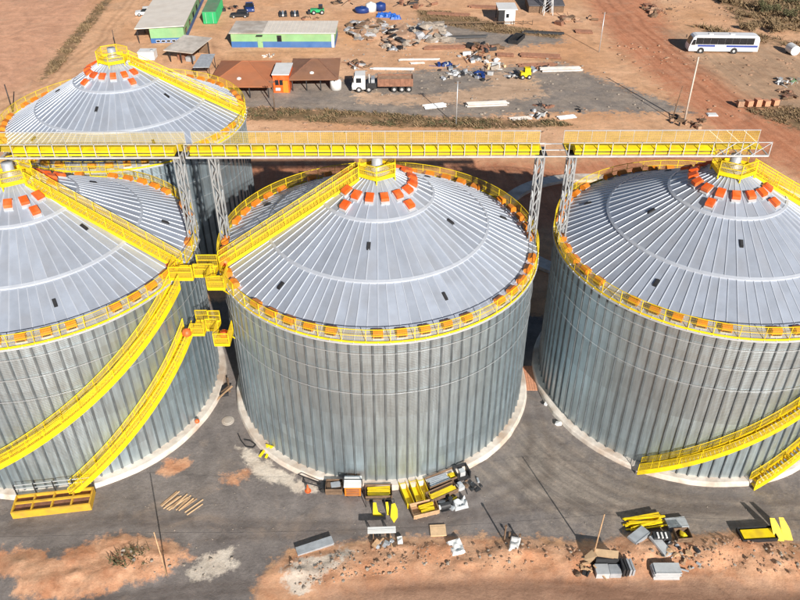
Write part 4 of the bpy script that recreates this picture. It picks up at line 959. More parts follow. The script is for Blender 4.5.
bermR = PX((290, 560), (380, 545), (520, 545), (600, 550), (690, 541), (740, 537), (830, 552), (830, 580), (700, 570), (560, 572), (400, 574), (300, 590))
scatter('rubble', 'brown rubble strewn over the earth berm in front', 'rubble', [bermR], 1100, 0.02, 0.15, ROCKB, 1)
scatter('rubble', 'pale broken concrete bits among the berm earth', 'rubble', [bermR, P_PALE[1], P_PALE[2], PX((110, 552), (150, 545), (185, 565), (150, 578), (112, 570))], 420, 0.02, 0.17, ROCK, 2)
scatter('rubble', 'scattered pebbles on the gravel yard', 'pebbles', [PX((100, 500), (260, 470), (360, 505), (560, 490), (760, 510), (790, 535), (600, 530), (420, 535), (200, 550))], 420, 0.012, 0.06, ROCK, 3)
def tufts(name, label, cat, polys, n, h0, h1, w0, mt, seed, blades=6, spread=0.3, lo=0.25):
    rg = random.Random(seed); b = MB()
    for x, y, z in sample(polys, n, seed, lo, 0.5, 0.45):
        s = rg.uniform(0.5, 1.35)
        for _ in range(blades):
            t = rg.random()*6.28; h = rg.uniform(h0, h1)*s; d = rg.uniform(0.1, spread)*s; w = w0*s; px, py = x+rg.uniform(-.3, .3)*s, y+rg.uniform(-.3, .3)*s
            c, q = math.cos(t), math.sin(t); b.add([(px-q*w, py+c*w, z-0.03), (px+q*w, py-c*w, z-0.03), (px+c*d+q*w*0.6, py+q*d-c*w*0.6, z+h*0.7), (px+c*d*1.8, py+q*d*1.8, z+h)], [(0, 1, 2, 3)])
    o = tag(b.build(name, mt), label, cat); o['kind'] = 'stuff'; return o
tufts('grass', 'dark green grass strip along the ditch behind the silos', 'grass', [P_GRASS[0]], 300, 0.12, 0.38, 0.06, LEAFG, 4, 6, 0.4, 0.4)
tufts('grass', 'dry brown grass mixed into the ditch strip behind the silos', 'grass', [P_GRASS[0]], 750, 0.12, 0.45, 0.07, LEAF, 14, 6, 0.45, 0.2)
tufts('grass', 'dry weeds along the diagonal ditch behind the rear silo', 'weeds', [P_GRASS[1]], 420, 0.12, 0.45, 0.08, LEAF, 5)
tufts('grass', 'weeds beside the far grey road strip', 'weeds', [P_GRASS[2]], 500, 0.12, 0.4, 0.08, LEAF, 6)
tufts('grass', 'small green weeds on the sand patch at lower left', 'weeds', [PX((112, 556), (135, 549), (158, 562), (140, 572), (118, 568))], 28, 0.06, 0.2, 0.035, LEAFG, 7)
tufts('grass', 'weeds beside the brick pallets at the right edge', 'weeds', [P_SCRUB[2]], 420, 0.1, 0.4, 0.07, LEAF, 8)
tufts('scrub', 'dry brown and green scrub covering the top right corner', 'scrub', [P_SCRUB[0], P_SCRUB[1]], 4200, 0.25, 0.9, 0.10, LEAF, 9, 6, 0.6)

# ------------------------------------------------------------------ shrubs at the top right
def shrub(label, u, v, r, h, seed, mt):
    rg = random.Random(seed); p = at(u, v); t = thing('shrub', label, 'shrub', p, 0, 'shrubs in the top right scrub'); b = MB(); c = MB()
    for k in range(7):
        a = rg.random()*6.28; q = Vector((math.cos(a)*r*0.6, math.sin(a)*r*0.6, h*rg.uniform(0.6, 0.9))); b.tube((0, 0, -0.1), q, 0.05, 0.015, 5)
    clumps = [(rg.uniform(-.75, .75)*r, rg.uniform(-.75, .75)*r, h*rg.uniform(0.3, 0.9), r*rg.uniform(0.25, 0.45)) for _ in range(12)]
    for k in range(750):
        cx_, cy_, cz_, cr = clumps[rg.randrange(12)]; d = Vector((rg.gauss(0, 1), rg.gauss(0, 1), rg.gauss(0, .7))).normalized()*cr*rg.uniform(0.5, 1.05)
        o = Vector((cx_, cy_, max(0.05, cz_)))+d; e = Vector((rg.gauss(0, 1), rg.gauss(0, 1), rg.gauss(0, 1))).normalized()*0.16; f = e.orthogonal().normalized()*0.1
        c.add([o-e, o+f, o+e, o-f], [(0, 1, 2, 3)])
    b.build('stems', TWIG, t); c.build('foliage', mt, t)
for k, (u, v, r, h, w_) in enumerate(((768, 14, 2.4, 2.3, 'tall dark shrub under the top right corner'), (792, 20, 2.8, 2.8, 'largest green shrub at the top right edge'), (748, 31, 1.7, 1.4, 'low dry shrub just above the right end of the bus'), (775, 32, 2.0, 1.5, 'dry shrub right of the bus roof'), (726, 4, 1.6, 1.4, 'small dry shrub at the top edge above the bus'), (790, 4, 2.6, 2.6, 'green shrub in the extreme top right corner'))):
    shrub(w_, u, v, r, h, 20+k, LEAFG if 'green' in w_ or 'dark' in w_ else LEAF)

# ------------------------------------------------------------------ far yard: buildings
def ridge_ground(u, v): return at(u, v)
# long modular building, green over blue, pale roof
m, a, L = span(232, 47.5, 335, 47.5); W, H = 7.5, 2.75
t = thing('site_office', 'long low site office, green over blue walls, pale roof with a dirty left third', 'building', m, a)
MB().box(-L/2, L/2, 0, W, 0, 1.15).build('lower_wall', BLU, t); MB().box(-L/2+0.02, L/2-0.02, 0.02, W-0.02, 1.15, H).build('upper_wall', GRN, t)
CREAM = mat('cream_roof_sheet', (0.72, 0.655, 0.57), 0.7, 0, 0.08, 0.5, dirt=(0.6, 0.5, 0.4), dirt_amt=0.3)
DRT = mat('dirty_white_sheet', (0.52, 0.47, 0.41), 0.7, 0, 0.3, 0.5, dirt=(0.33, 0.26, 0.2), dirt_amt=0.7)
rf = MB().box(-L/2-0.25, -L/2+L*0.31, -0.3, W+0.3, H, H+0.14).build('roof', DRT, t); MB().box(-L/2+L*0.31+0.02, L/2+0.25, -0.3, W+0.3, H+0.002, H+0.16).build('roof', CREAM, t)
for k in range(17): x = -L/2+L*(0.33+0.66*k/17); MB().box(x-0.03, x+0.03, -0.3, W+0.3, H+0.16, H+0.2).build('roof_seam', CREAM, t)
for x0, lb in ((-L*0.245, 'door'),):
    d = MB().box(x0, x0+1.0, -0.06, 0.0, 0.02, 2.1).build('door', GRN, t); MB().box(x0+0.8, x0+0.9, -0.1, -0.06, 1.0, 1.1).build('handle', BLACK, d)
    MB().box(x0-0.1, x0+1.1, -0.5, -0.02, 2.3, 2.45).build('canopy', BLACK, t)
wdw = MB().box(-L*0.055, -L*0.055+0.9, -0.05, 0, 1.15, 2.35).build('window', BLACK, t); MB().box(-L*0.055+0.08, -L*0.055+0.82, -0.065, -0.05, 1.25, 2.25).build('pane', GLASS, wdw)
MB().box(L*0.47, L*0.495, -0.06, 0.0, 0.05, H-0.2).build('downpipe', WHITE, t)
# warehouse, pale roof with canopy on the left
p0, p1 = at(151.5, 43.5), at(184.5, 44); W = (p1-p0).length; a = rad(-1)
far = at(203, 2)
ang = math.atan2(far.y-p1.y, far.x-p1.x)-math.pi/2
t = thing('warehouse', 'pale-roofed warehouse with green and blue walls at the top left', 'building', p0, ang)
LY = 36.0; H = 2.9
MB().box(0, W, 0, LY, 0, 0.95).build('lower_wall', BLU, t); MB().box(0.03, W-0.03, 0.03, LY-0.03, 0.95, H).build('upper_wall', GRN, t)
MB().add([(-2.7, -0.4, H+0.02), (W+0.3, -0.4, H+0.32), (W+0.3, LY, H+0.32), (-2.7, LY, H+0.02), (-2.7, -0.4, H+0.18), (W+0.3, -0.4, H+0.48), (W+0.3, LY, H+0.48), (-2.7, LY, H+0.18)], MB.BF).build('roof', CREAM, t)
for k in range(6): y = 0.3+k*6.5; MB().bar((-2.4, y, 0), (-2.4, y, H+0.03), 0.14).build('canopy_post', BLACK, t)
for k in range(5):
    x = 1.0+k*(W-1.6)/5; f = MB().box(x, x+0.8, -0.05, 0, 0.12, 0.62).build('window', WHITE, t); MB().box(x+0.06, x+0.74, -0.065, -0.05, 0.18, 0.56).build('pane', GLASS, f)
for k in range(6): y = 2+k*5.5; f = MB().box(W, W+0.05, y, y+1.6, 1.1, 2.1).build('window', BLACK, t); MB().box(W+0.05, W+0.065, y+0.08, y+1.52, 1.18, 2.02).build('pane', GLASS, f)
MB().box(3.0, W-0.2, 26.0, 26.2, H+0.3, H+0.52).build('roof_joint', GREYS, t)
# green shipping container
p0, p1 = at(203.5, 24.5), at(216, 25.5); fr = at(228, -3); L = 12.0; W = 2.6
ang = math.atan2(fr.y-p1.y, fr.x-p1.x)-math.pi/2
t = thing('shipping_container', 'bright green shipping container beside the warehouse', 'container', p0, ang); H = 2.6
W = max(2.5, (p1-p0).length)
MB().box(0.05, W-0.05, 0.05, L-0.05, 0.1, H-0.05).build('body', GRN2, t); MB().box(0, W, 0, L, H-0.05, H).build('roof', mat('faded_green', (0.12, 0.27, 0.14), 0.7, 0, 0.2, 0.6, dirt=(0.2, 0.2, 0.14), dirt_amt=0.6), t)
for k in range(24): y = 0.25+k*0.48; MB().box(W-0.05, W-0.005, y, y+0.24, 0.15, H-0.1).build('side_rib', GRN2, t)
for s in (0.0, W/2+0.02): d = MB().box(s+0.06, s+W/2-0.06, 0.0, 0.048, 0.15, H-0.15).build('door', GRN2, t); MB().bar((s+W/4, -0.02, 0.2), (s+W/4, -0.02, H-0.2), 0.05).build('lock_rod', ZINC2, d)
# small open shed with pale roof, lower grey lean-to, white box
p = at(171, 62); q = at(193, 64.5); W = (q-p).length; t = thing('open_shed', 'open shed with pale single-slope roof behind the rear silo', 'shed', p, math.atan2(q.y-p.y, q.x-p.x)); D = 7.0
MB().add([(-0.8, -0.6, 2.3), (W+0.6, -0.6, 2.3), (W+0.6, D, 2.9), (-0.8, D, 2.9), (-0.8, -0.6, 2.16), (W+0.6, -0.6, 2.16), (W+0.6, D, 2.76), (-0.8, D, 2.76)][4:]+[(-0.8, -0.6, 2.3), (W+0.6, -0.6, 2.3), (W+0.6, D, 2.9), (-0.8, D, 2.9)], MB.BF).build('roof', DRT, t)
for x in (0.0, W/2, W):
    for y in (0.0, D-0.8): MB().bar((x, y, 0), (x, y, 2.2), 0.16).build('post', BLACK, t)
MB().box(0.2, W-0.2, D-0.7, D-0.6, 0, 2.4).build('rear_wall', WOODD, t); MB().box(0.6, 2.0, 1.5, 3.0, 0, 1.0).build('bench', RUST, t); MB().box(2.6, 4.0, 1.0, 2.2, 0, 0.8).build('bench', GREYS, t)
p = at(196, 77); t = thing('lean_to', 'small grey-roofed lean-to between the open shed and orange hip roof', 'shed', p, 0.05)
MB().add([(-0.2, -0.4, 1.8), (2.7, -0.4, 1.8), (3.1, 4.6, 2.5), (0.6, 4.6, 2.5), (-0.2, -0.4, 1.92), (2.7, -0.4, 1.92), (3.1, 4.6, 2.62), (0.6, 4.6, 2.62)], MB.BF).build('roof', GREYS, t)
for x, y, h in ((0, 0, 1.8), (2.5, 0, 1.8), (0.8, 4.3, 2.4), (2.9, 4.3, 2.4)): MB().bar((x, y, 0), (x, y, h), 0.12).build('post', BLACK, t)
t = thing('water_tank_box', 'white box tank behind the rear silo peak', 'tank', at(147, 61), 0.0)
MB().box(-1.5, 1.5, 0, 2.2, 0.15, 1.5).build('body', WHITE, t); MB().box(-1.55, 1.55, -0.05, 2.25, 1.5, 1.6).build('lid', WHITE, t); MB().tube((0.9, 1.0, 1.6), (0.9, 1.0, 1.75), 0.3, n=14).build('cap', GREYS, t); MB().box(-1.5, 1.5, 0.1, 2.1, 0, 0.15).build('base', CONC2, t)
# hip-roofed open pavilions
def pavilion(label, u1, v1, u2, v2, D, h, rise, mt, mt2):
    m, a, L = span(u1, v1, u2, v2); t = thing('hip_pavilion', label, 'pavilion', m, a, 'hip-roofed open pavilions'); o = 0.7
    A = [(-L/2-o, -o, h), (L/2+o, -o, h), (L/2+o, D+o, h), (-L/2-o, D+o, h)]; r0, r1 = (-0.6, D*0.62, h+rise), (0.6, D*0.62, h+rise)
    rf = MB().add(A+[r0, r1]+[(x, y, z-0.12) for x, y, z in A], [(0, 1, 5, 4), (1, 2, 5), (2, 3, 4, 5), (3, 0, 4), (6, 7, 1, 0), (7, 8, 2, 1), (8, 9, 3, 2), (9, 6, 0, 3), (9, 8, 7, 6)]).build('roof', mt, t)
    for p, q in ((A[0], r0), (A[1], r1), (A[2], r1), (A[3], r0), (r0, r1)): MB().bar(p, q, 0.18, 0.1).build('ridge_cap', mt2, rf)
    for k in range(4):
        for y in (0, D): MB().bar((-L/2+L*k/3, y, 0), (-L/2+L*k/3, y, h), 0.18).build('post', BLACK, t)
    MB().box(-L/2, L/2, D-0.1, D+0.02, 0, h-0.1).build('rear_wall', WOODD, t)
    MB().lathe([(0.0, 0.35), (0.35, 0.2), (0.4, 0.0)], 12, c=(-0.3, D*0.15, h+rise*0.24+0.05)).build('vent_cowl', WHITE, rf)
    return t
pavilion('larger terracotta hip-roofed pavilion left of the orange cabin', 213, 98, 269, 98, 11.5, 2.2, 1.7, TERRA, TERRA)
pavilion('smaller dusty brown hip-roofed pavilion right of the orange cabin', 293, 91, 335, 90.5, 9.5, 2.2, 1.3, TERRAB, RUST)
# orange cabin
m, a, L = span(274, 93, 290, 93); t = thing('orange_cabin', 'tall orange cabin with white flat roof between the two hip roofs', 'cabin', m, a); D, H = 5.6, 3.1
MB().box(-L/2, L/2, 0, D, 0, H).build('wall', ORG, t); MB().box(-L/2-0.1, L/2+0.1, -0.1, D+0.1, H, H+0.15).build('roof', WHITE, t)
for x in (-L/2+0.35, -L/2+1.1): f = MB().box(x, x+0.62, -0.05, 0, 1.35, 2.25).build('window', BLACK, t); MB().box(x+0.06, x+0.56, -0.065, -0.05, 1.42, 2.18).build('pane', GLASS, f)
MB().box(L/2-1.1, L/2-0.2, -0.05, 0, 0.05, 2.1).build('door', ORG2, t); MB().box(-L/2+0.4, -L/2+1.2, -0.3, 0, 0.5, 0.9).build('white_unit', WHITE, t)
# white hut with dark side
t = thing('white_hut', 'small white hut with overhanging roof near the top centre', 'hut', at(507, 24), 0.0)
MB().box(-0.6, 1.6, 0, 2.2, 0, 2.9).build('wall', WHITE, t); MB().box(-1.9, -0.62, 0.0, 2.2, 0, 2.7).build('dark_annex', BLACK, t); MB().box(-2.1, 2.0, -0.3, 5.0, 2.92, 3.08).build('roof', WHITE, t)
for x in (-1.9, 1.8): MB().bar((x, 4.7, 0), (x, 4.7, 2.92), 0.14).build('post', BLACK, t)
f = MB().box(-0.3, 0.3, -0.05, 0, 1.3, 2.1).build('window', BLACK, t); MB().box(-0.24, 0.24, -0.065, -0.05, 1.36, 2.04).build('pane', GLASS, f)
t = thing('dark_skip', 'small dark open skip below the white hut', 'skip', at(513, 44), rad(65))
MB().box(-0.2, 4.6, -0.9, 0.9, 0.0, 0.1).build('floor', BLACK, t)
for q in ((-0.2, 4.6, -0.98, -0.9, 0, 0.8), (-0.2, 4.6, 0.9, 0.98, 0, 0.8), (-0.28, -0.2, -0.98, 0.98, 0, 0.8), (4.6, 4.68, -0.98, 0.98, 0, 0.8)): MB().box(*q).build('side', BLACK, t)
# pylon foot and dark roofs at the top edge
t = thing('pylon', 'white lattice pylon foot at the top edge right of the hut', 'pylon', at(547.5, 14), 0); hp = 9.0
for sx in (-1, 1):
    for sy in (-1, 1): MB().bar((sx*1.0, sy*1.0, 0), (sx*0.35, sy*0.35, hp), 0.14).build('leg', ZINC2, t)
b = MB()
for k in range(6):
    z = 0.5+k*1.4; r0 = 1.0-0.65*z/hp; r1 = 1.0-0.65*(z+1.4)/hp
    for s in (-1, 1): b.bar((-r0, s*r0, z), (r1, s*r1, z+1.4), 0.07); b.bar((s*r0, -r0, z), (s*r1, r1, z+1.4), 0.07)
b.build('lacing', ZINC2, t)
DKR = mat('dark_grey_roof', (0.10, 0.095, 0.10), 0.7, 0, 0.25, 0.6)
for u, lb in ((536, 'dark-roofed low shed left of the pylon at the top edge'), (556.5, 'dark-roofed low shed right of the pylon at the top edge')):
    t = thing('low_shed', lb, 'shed', at(u, 13), 0, 'low sheds at the top edge'); MB().add([(-1.7, 0, 1.5), (1.7, 0, 1.5), (1.7, 7, 2.3), (-1.7, 7, 2.3), (-1.7, 0, 1.62), (1.7, 0, 1.62), (1.7, 7, 2.42), (-1.7, 7, 2.42)], MB.BF).build('roof', DKR, t); MB().box(-1.6, 1.6, 0.3, 6.8, 0, 1.5).build('wall', WOODD, t)

# ------------------------------------------------------------------ vehicles
def wheel(t, x, y, r=0.5, w=0.3):
    o = MB().tube((x, y-w/2, r), (x, y+w/2, r), r, n=18).build('wheel', RUBR, t, smooth=False); MB().tube((x, y-w/2-0.02, r), (x, y+w/2+0.02, r), r*0.5, n=14).build('rim', ZINC, o)
BUSB = mat('bus_blue', (0.03, 0.06, 0.27), 0.35, 0, 0.1, 1)
def bus():
    m, a, L = span(687.5, 53.2, 757, 54.0); L = min(L, 13.2); W, H = 2.6, 3.35
    t = thing('coach_bus', 'long white bus with blue side stripe parked on the dirt', 'bus', m, a)
    # body: side profile with raked front (left) and rounded roof edges
    prof = [(-L/2+0.05, 0.45), (-L/2, 1.0), (-L/2+0.12, 1.6), (-L/2+0.55, 2.9), (-L/2+0.85, 3.2), (-L/2+1.3, H), (L/2-0.9, H), (L/2-0.3, H-0.15), (L/2-0.05, 2.7), (L/2, 1.2), (L/2-0.02, 0.45)]
    b = MB(); n = len(prof); st = []
    for y, s in ((0, 0.93), (0.12, 0.985), (0.3, 1), (W-0.3, 1), (W-0.12, 0.985), (W, 0.93)): st.append([(x*(0.995 if s < .98 else 1), y, 0.45+(z-0.45)*(1-(1-s)*1.0) if z > 2 else z) for x, z in prof])
    b.sweep(st, None); body = b.build('body', mat('bus_white', (0.82, 0.82, 0.82), 0.25, 0, 0.05, 0.5, dirt=(0.66, 0.58, 0.5), dirt_amt=0.3), t)
    for s, y in ((-1, -0.012), (1, W+0.012)):
        n = 8
        for k in range(n):
            x0 = -L/2+1.15+(L-2.2)*k/n; x1 = -L/2+1.15+(L-2.2)*(k+1)/n-0.03
            MB().box(x0, x1, y-0.02, y+0.02, 1.74, 2.98).build('window', GLASS, t)
        MB().add([(-L/2+0.28, y-0.015, 1.6), (-L/2+1.1, y-0.015, 1.6), (-L/2+1.1, y-0.015, 2.62), (-L/2+0.62, y-0.015, 2.62)], [(0, 1, 2, 3)]).add([(-L/2+0.28, y+0.015, 1.6), (-L/2+1.1, y+0.015, 1.6), (-L/2+1.1, y+0.015, 2.62), (-L/2+0.62, y+0.015, 2.62)], [(3, 2, 1, 0)]).build('front_window', GLASS, t)
        MB().box(-L/2+1.6, -L/2+4.9, y-0.018, y+0.018, 1.30, 1.66).build('stripe', BUSB, t); MB().box(-L/2+7.0, L/2-0.25, y-0.018, y+0.018, 1.24, 1.62).build('stripe', BUSB, t)
        for x in (-L/2+2.35, L/2-4.5): MB().tube((x, y-0.02*s, 0.5), (x, y+0.03*s, 0.5), 0.66, n=18).build('wheel_arch', BLACK, t)
    for x in (-L/2+2.35, L/2-4.5):
        for y in (0.12, W-0.12): wheel(t, x, y, 0.5, 0.34)
    MB().add([(-L/2+0.06, 0.2, 1.65), (-L/2+0.06, W-0.2, 1.65), (-L/2+0.5, W-0.3, 2.92), (-L/2+0.5, 0.3, 2.92), (-L/2+0.2, 0.2, 1.62), (-L/2+0.2, W-0.2, 1.62), (-L/2+0.64, W-0.3, 2.9), (-L/2+0.64, 0.3, 2.9)], [(0, 3, 2, 1), (0, 1, 5, 4), (2, 3, 7, 6), (0, 4, 7, 3), (1, 2, 6, 5)]).build('windscreen', GLASS, t)
    for y in (0.35, W-0.35): MB().box(-L/2-0.02, -L/2+0.1, y-0.2, y+0.2, 0.75, 0.95).build('headlight', ZINC2, t)
    for x in (-2.5, 1.5): MB().box(x-0.4, x+0.4, W/2-0.4, W/2+0.4, H+0.001, H+0.1).build('roof_hatch', WHITE, t)
    for y in (-0.25, W+0.25): MB().box(-L/2+0.0, -L/2+0.12, y-0.1, y+0.1, 2.2, 2.7).build('mirror', BLACK, t)
bus()
def truck():
    m, a, L = span(352, 93, 413, 92.5); t = thing('tipper_truck', 'white-cab truck with long rusty tipper body facing left', 'truck', m, a); W = 2.5
    x0 = -L/2
    prof = [(x0+0.1, 0.6), (x0, 1.2), (x0+0.25, 2.1), (x0+0.55, 2.95), (x0+2.3, 3.0), (x0+2.3, 0.6)]
    MB().sweep([[(x, y, z) for x, z in prof] for y in (0, W)], None).build('cab', WHITE, t)
    MB().add([(x0+0.02, 0.2, 1.72), (x0+0.02, W-0.2, 1.72), (x0+0.36, W-0.25, 2.65), (x0+0.36, 0.25, 2.65), (x0+0.2, 0.2, 1.7), (x0+0.2, W-0.2, 1.7), (x0+0.5, W-0.25, 2.6), (x0+0.5, 0.25, 2.6)], [(0, 3, 2, 1), (0, 1, 5, 4), (2, 3, 7, 6), (0, 4, 7, 3), (1, 2, 6, 5)]).build('windscreen', GLASS, t)
    MB().box(x0+0.75, x0+1.65, -0.03, 0.0, 1.75, 2.55).build('side_window', GLASS, t); MB().box(x0-0.12, x0+0.25, 0.05, W-0.05, 0.45, 0.8).build('bumper', BLACK, t)
    MB().box(x0+0.9, x0+1.7, -0.02, W+0.02, 0.5, 0.62).build('step', BLACK, t); MB().box(x0+2.4, L/2-0.2, 0.75, W-0.75, 0.7, 1.0).build('chassis', BLACK, t)
    MB().box(x0+2.5, x0+4.2, 0.1, W-0.1, 0.65, 1.6).build('tank', BLACK, t); MB().bar((x0+3.0, 0.4, 1.0), (x0+3.0, 0.4, 3.1), 0.16).build('exhaust', ZINC2, t); MB().box(x0+3.3, x0+3.9, 0.3, W-0.3, 1.6, 2.2).build('air_filter', GREYS, t)
    bx0 = x0+4.4; bd = MB()
    bd.box(bx0, L/2, 0, W, 1.05, 1.15).box(bx0, L/2, 0, 0.08, 1.15, 2.35).box(bx0, L/2, W-0.08, W, 1.15, 2.35).box(bx0, bx0+0.08, 0.08, W-0.08, 1.15, 2.5).box(L/2-0.08, L/2, 0.08, W-0.08, 1.15, 2.35); body = bd.build('tipper_body', RUST, t)
    MB().box(bx0+0.1, L/2-0.1, 0.1, W-0.1, 1.16, 2.15).build('load', ROCKB, body)
    for k in range(7): x = bx0+0.3+(L/2-bx0-0.6)*k/6; MB().box(x-0.05, x+0.05, -0.06, 0, 1.05, 2.38).build('side_post', RUST, body)
    for x in (x0+1.2, x0+2.9, L/2-3.2, L/2-1.9, L/2-0.7):
        for y in (0.15, W-0.15): wheel(t, x, y, 0.52, 0.32)
    for y in (-0.2, W+0.2): MB().box(x0+0.3, x0+0.4, y-0.1, y+0.1, 1.9, 2.5).build('mirror', BLACK, t)
truck()
def car(label, u, v, rz, L, W, H, mt, pickup=False):
    t = thing('parked_car', label, 'car', at(u, v), rz, 'cars parked in the far yard'); h = H*0.55
    lo = [(-L/2, 0.3), (-L/2+0.05, h*0.95), (-L/2+L*0.27, h+0.05), (L/2-0.1, h), (L/2, 0.35)]
    MB().sweep([[(x, y, z) for x, z in lo] for y in (-W/2, W/2)], None).build('body', mt, t)
    c1 = L*0.1 if pickup else L*0.45
    ca = [(-L*0.24, h), (-L*0.10, H), (c1-L*0.08, H), (c1, h)]
    MB().sweep([[(x, y*(1 if z < H else 0.86), z) for x, z in ca] for y in (-W/2+0.06, W/2-0.06)], None).build('cabin', GLASS, t)
    MB().box(-L*0.10, c1-L*0.07, -W*0.42, W*0.42, H-0.01, H+0.06).build('roof', mt, t)
    if pickup: MB().box(L*0.14, L/2-0.15, -W/2+0.15, W/2-0.15, h+0.001, h+0.04).build('load_bed', BLACK, t)
    for x in (-L*0.31, L*0.30):
        for y in (-W/2+0.05, W/2-0.05): wheel(t, x, y, 0.34, 0.22)
    for y in (-W*0.33, W*0.33): MB().box(-L/2-0.02, -L/2+0.1, y-0.15, y+0.15, h*0.6, h*0.8).build('headlight', ZINC2, t)
car('white car parked left of the warehouse roof', 146, 15, rad(12), 4.3, 1.8, 1.6, WHITE)
car('dark blue pickup parked behind the site office', 250, 10, rad(100), 4.6, 1.9, 1.7, BLU2, True)
car('dark car half hidden behind the left end of the site office', 240, 17, rad(5), 4.0, 1.8, 1.4, BLACK)
car('dark red car at the top edge left of the warehouse', 155, -1, rad(20), 4.2, 1.8, 1.5, RUST)
t = thing('green_loader', 'small green machine on the earth behind the site office', 'machine', at(318, 14), 0.1)
MB().box(-1.6, 1.4, -0.7, 0.7, 0.5, 1.1).build('body', GRN2, t); MB().box(0.2, 1.1, -0.6, 0.6, 1.1, 1.9).build('cab', GLASS, t); MB().box(-2.2, -1.65, -0.8, 0.8, 0.25, 0.8).build('bucket', BLACK, t)
for x in (-0.9, 0.9):
    for y in (-0.75, 0.75): wheel(t, x, y, 0.48, 0.3)
for u, lb in ((283, 'left one of two dark gas cylinder racks behind the site office'), (295, 'right one of two dark gas cylinder racks behind the site office')):
    t = thing('cylinder_rack', lb, 'rack', at(u, 15), rad(8), 'racks behind the site office')
    MB().box(-0.9, 0.9, -1.6, 1.6, 0, 0.1).build('base', BLACK, t)
    for k in range(3):
        MB().tube((-0.6+k*0.6, -1.5, 0.35), (-0.6+k*0.6, 1.5, 0.35), 0.25, n=10).build('cylinder', BLACK if k != 1 else ZINC, t)

# ------------------------------------------------------------------ far yard: heaps, pipes, odds and ends
def heap(label, u1, v1, u2, v2, D, H, n, mats, seed, smin=0.35, smax=1.1):
    m, a, L = span(u1, v1, u2, v2); rg = random.Random(seed); t = thing('scrap_heap', label, 'heap', m, a, 'scrap and rubble heaps in the far yard')
    MB().lathe([(0.0, 0.8*H), (0.25, 0.62*H), (0.42, 0.2*H), (0.5, -0.1)], 14).build('core', ROCKB, t, Matrix.Diagonal((L, D, 1, 1)) @ T(0, 0.5, 0))
    for k in range(n):
        x = rg.uniform(-0.5, 0.5); y = rg.uniform(0, 1); e = max(0.05, 1-max(abs(2*x), abs(2*y-1))**2); r = rg.uniform(smin, smax)
        mt = mats[rg.randrange(len(mats))]
        if rg.random() < 0.55: MB().lump((0, 0, 0), r, (1.2, 0.9, 0.6), rg.randrange(10**6)).build('chunk', mt, t, T(x*L, y*D, H*e*rg.uniform(0.3, 0.85)+0.1))
        else: MB().box(-r, r, -r*0.55, r*0.55, -0.1, 0.1).build('slab', mt, t, T(x*L, y*D, H*e*rg.uniform(0.3, 0.85)+0.15) @ RZ(rg.random()*6.3) @ Matrix.Rotation(rg.uniform(-.7, .7), 4, 'X'))
GRAYB = mat('grey_tarpaulin', (0.36, 0.36, 0.37), 0.7, 0, 0.3, 0.8, 0.4, 6)
heap('left scrap heap of grey and brown bundles right of the site office', 347, 40, 386, 40, 11, 2.6, 80, [ROCK, ROCKB, GRAYB, ROCK, WOODD], 1)
heap('middle scrap heap of mixed rubble with dark gaps', 384, 48, 417, 48, 13, 2.4, 80, [ROCK, ROCKB, BLACK, ROCKB, CONC], 2)
heap('right pale rubble heap near the grey road strip', 417, 43, 449, 42, 9, 2.4, 60, [ROCK, GRAYB, ROCK], 3, 0.5, 1.4)
def boxy(name, label, cat, u, v, rz, boxes, group=None):
    t = thing(name, label, cat, at(u, v), rz, group)
    for nm, q, mt in boxes: MB().box(*q).build(nm, mt, t)
    return t
def tank(label, u, v, r, h, mt, sx=1.0):
    t = thing('storage_tank', label, 'tank', at(u, v), 0, 'round tanks at the top edge'); MB().lathe([(0, h), (r*0.5, h*0.97), (r*0.93, h*0.85), (r, h*0.7), (r, 0.05), (0, 0.05)], 20).build('shell', mt, t, Matrix.Diagonal((sx, 1, 1, 1)), smooth=True); MB().tube((0, 0, h*0.97), (0, 0, h+0.12), r*0.25, n=12).build('lid', mt, t)
tank('dark blue low round tank near the top edge', 362, 12, 1.35, 1.2, BLU2, 1.2)
tank('white round tank beside the dark blue tank', 371, 11, 1.2, 1.9, WHITE)
tank('second dark blue tank right of the white round tank', 380.5, 10, 1.2, 1.7, BLU2)
rumple('blue_tarp', 'bright blue tarpaulin spread right of the tanks', 'tarpaulin', 386, 16, 4.6, 3.2, 0.7, mat('blue_tarpaulin', (0.015, 0.10, 0.42), 0.5, 0, 0.2, 1), -0.15, 11)
rumple('blue_tarp', 'smaller blue tarpaulin at the right end of the tarpaulins', 'tarpaulin', 395.5, 18.5, 2.6, 2.4, 0.8, mat('blue_tarpaulin'  , (0.015, 0.10, 0.42)), 0.1, 12)
tank('white rounded tank beside the truck cab shadow', 336, 89, 1.0, 1.8, WHITE)
PIPE = mat('dusty_white_pipe', (0.52, 0.49, 0.46), 0.55, 0, 0.2, 1, dirt=(0.45, 0.36, 0.28), dirt_amt=0.6)
# long pipes and bars on the ground
def pipes(label, u1, v1, u2, v2, n, r, mt=WHITE, gap=2.4, stack=1):
    mt = PIPE if mt is WHITE else mt
    m, a, L = span(u1, v1, u2, v2); t = thing('pipe_bundle', label, 'pipes', m, a, 'pipes and bars stored in the far yard')
    for s in range(stack):
        for k in range(n-s):
            o = random.uniform(-0.06, 0.06)*L; MB().tube((-L/2+o, (k+s/2)*r*gap, r+s*r*1.8), (L/2+o, (k+s/2)*r*gap, r+s*r*1.8), r, n=8).build('pipe', mt, t)
    for x in (-L*0.3, L*0.3): MB().box(x-0.08, x+0.08, -r, n*r*gap, 0.0, 0.06).build('batten', WOODD, t)
pipes('white pipes lying alone above the white truck', 398, 61, 438, 60.5, 2, 0.16)
pipes('short white pipes just below the longer white pipes above the truck', 410, 64.5, 424, 64, 2, 0.16)
pipes('grey-white pipes right behind the truck body', 372, 70, 413, 70.5, 3, 0.14, ZINC2)
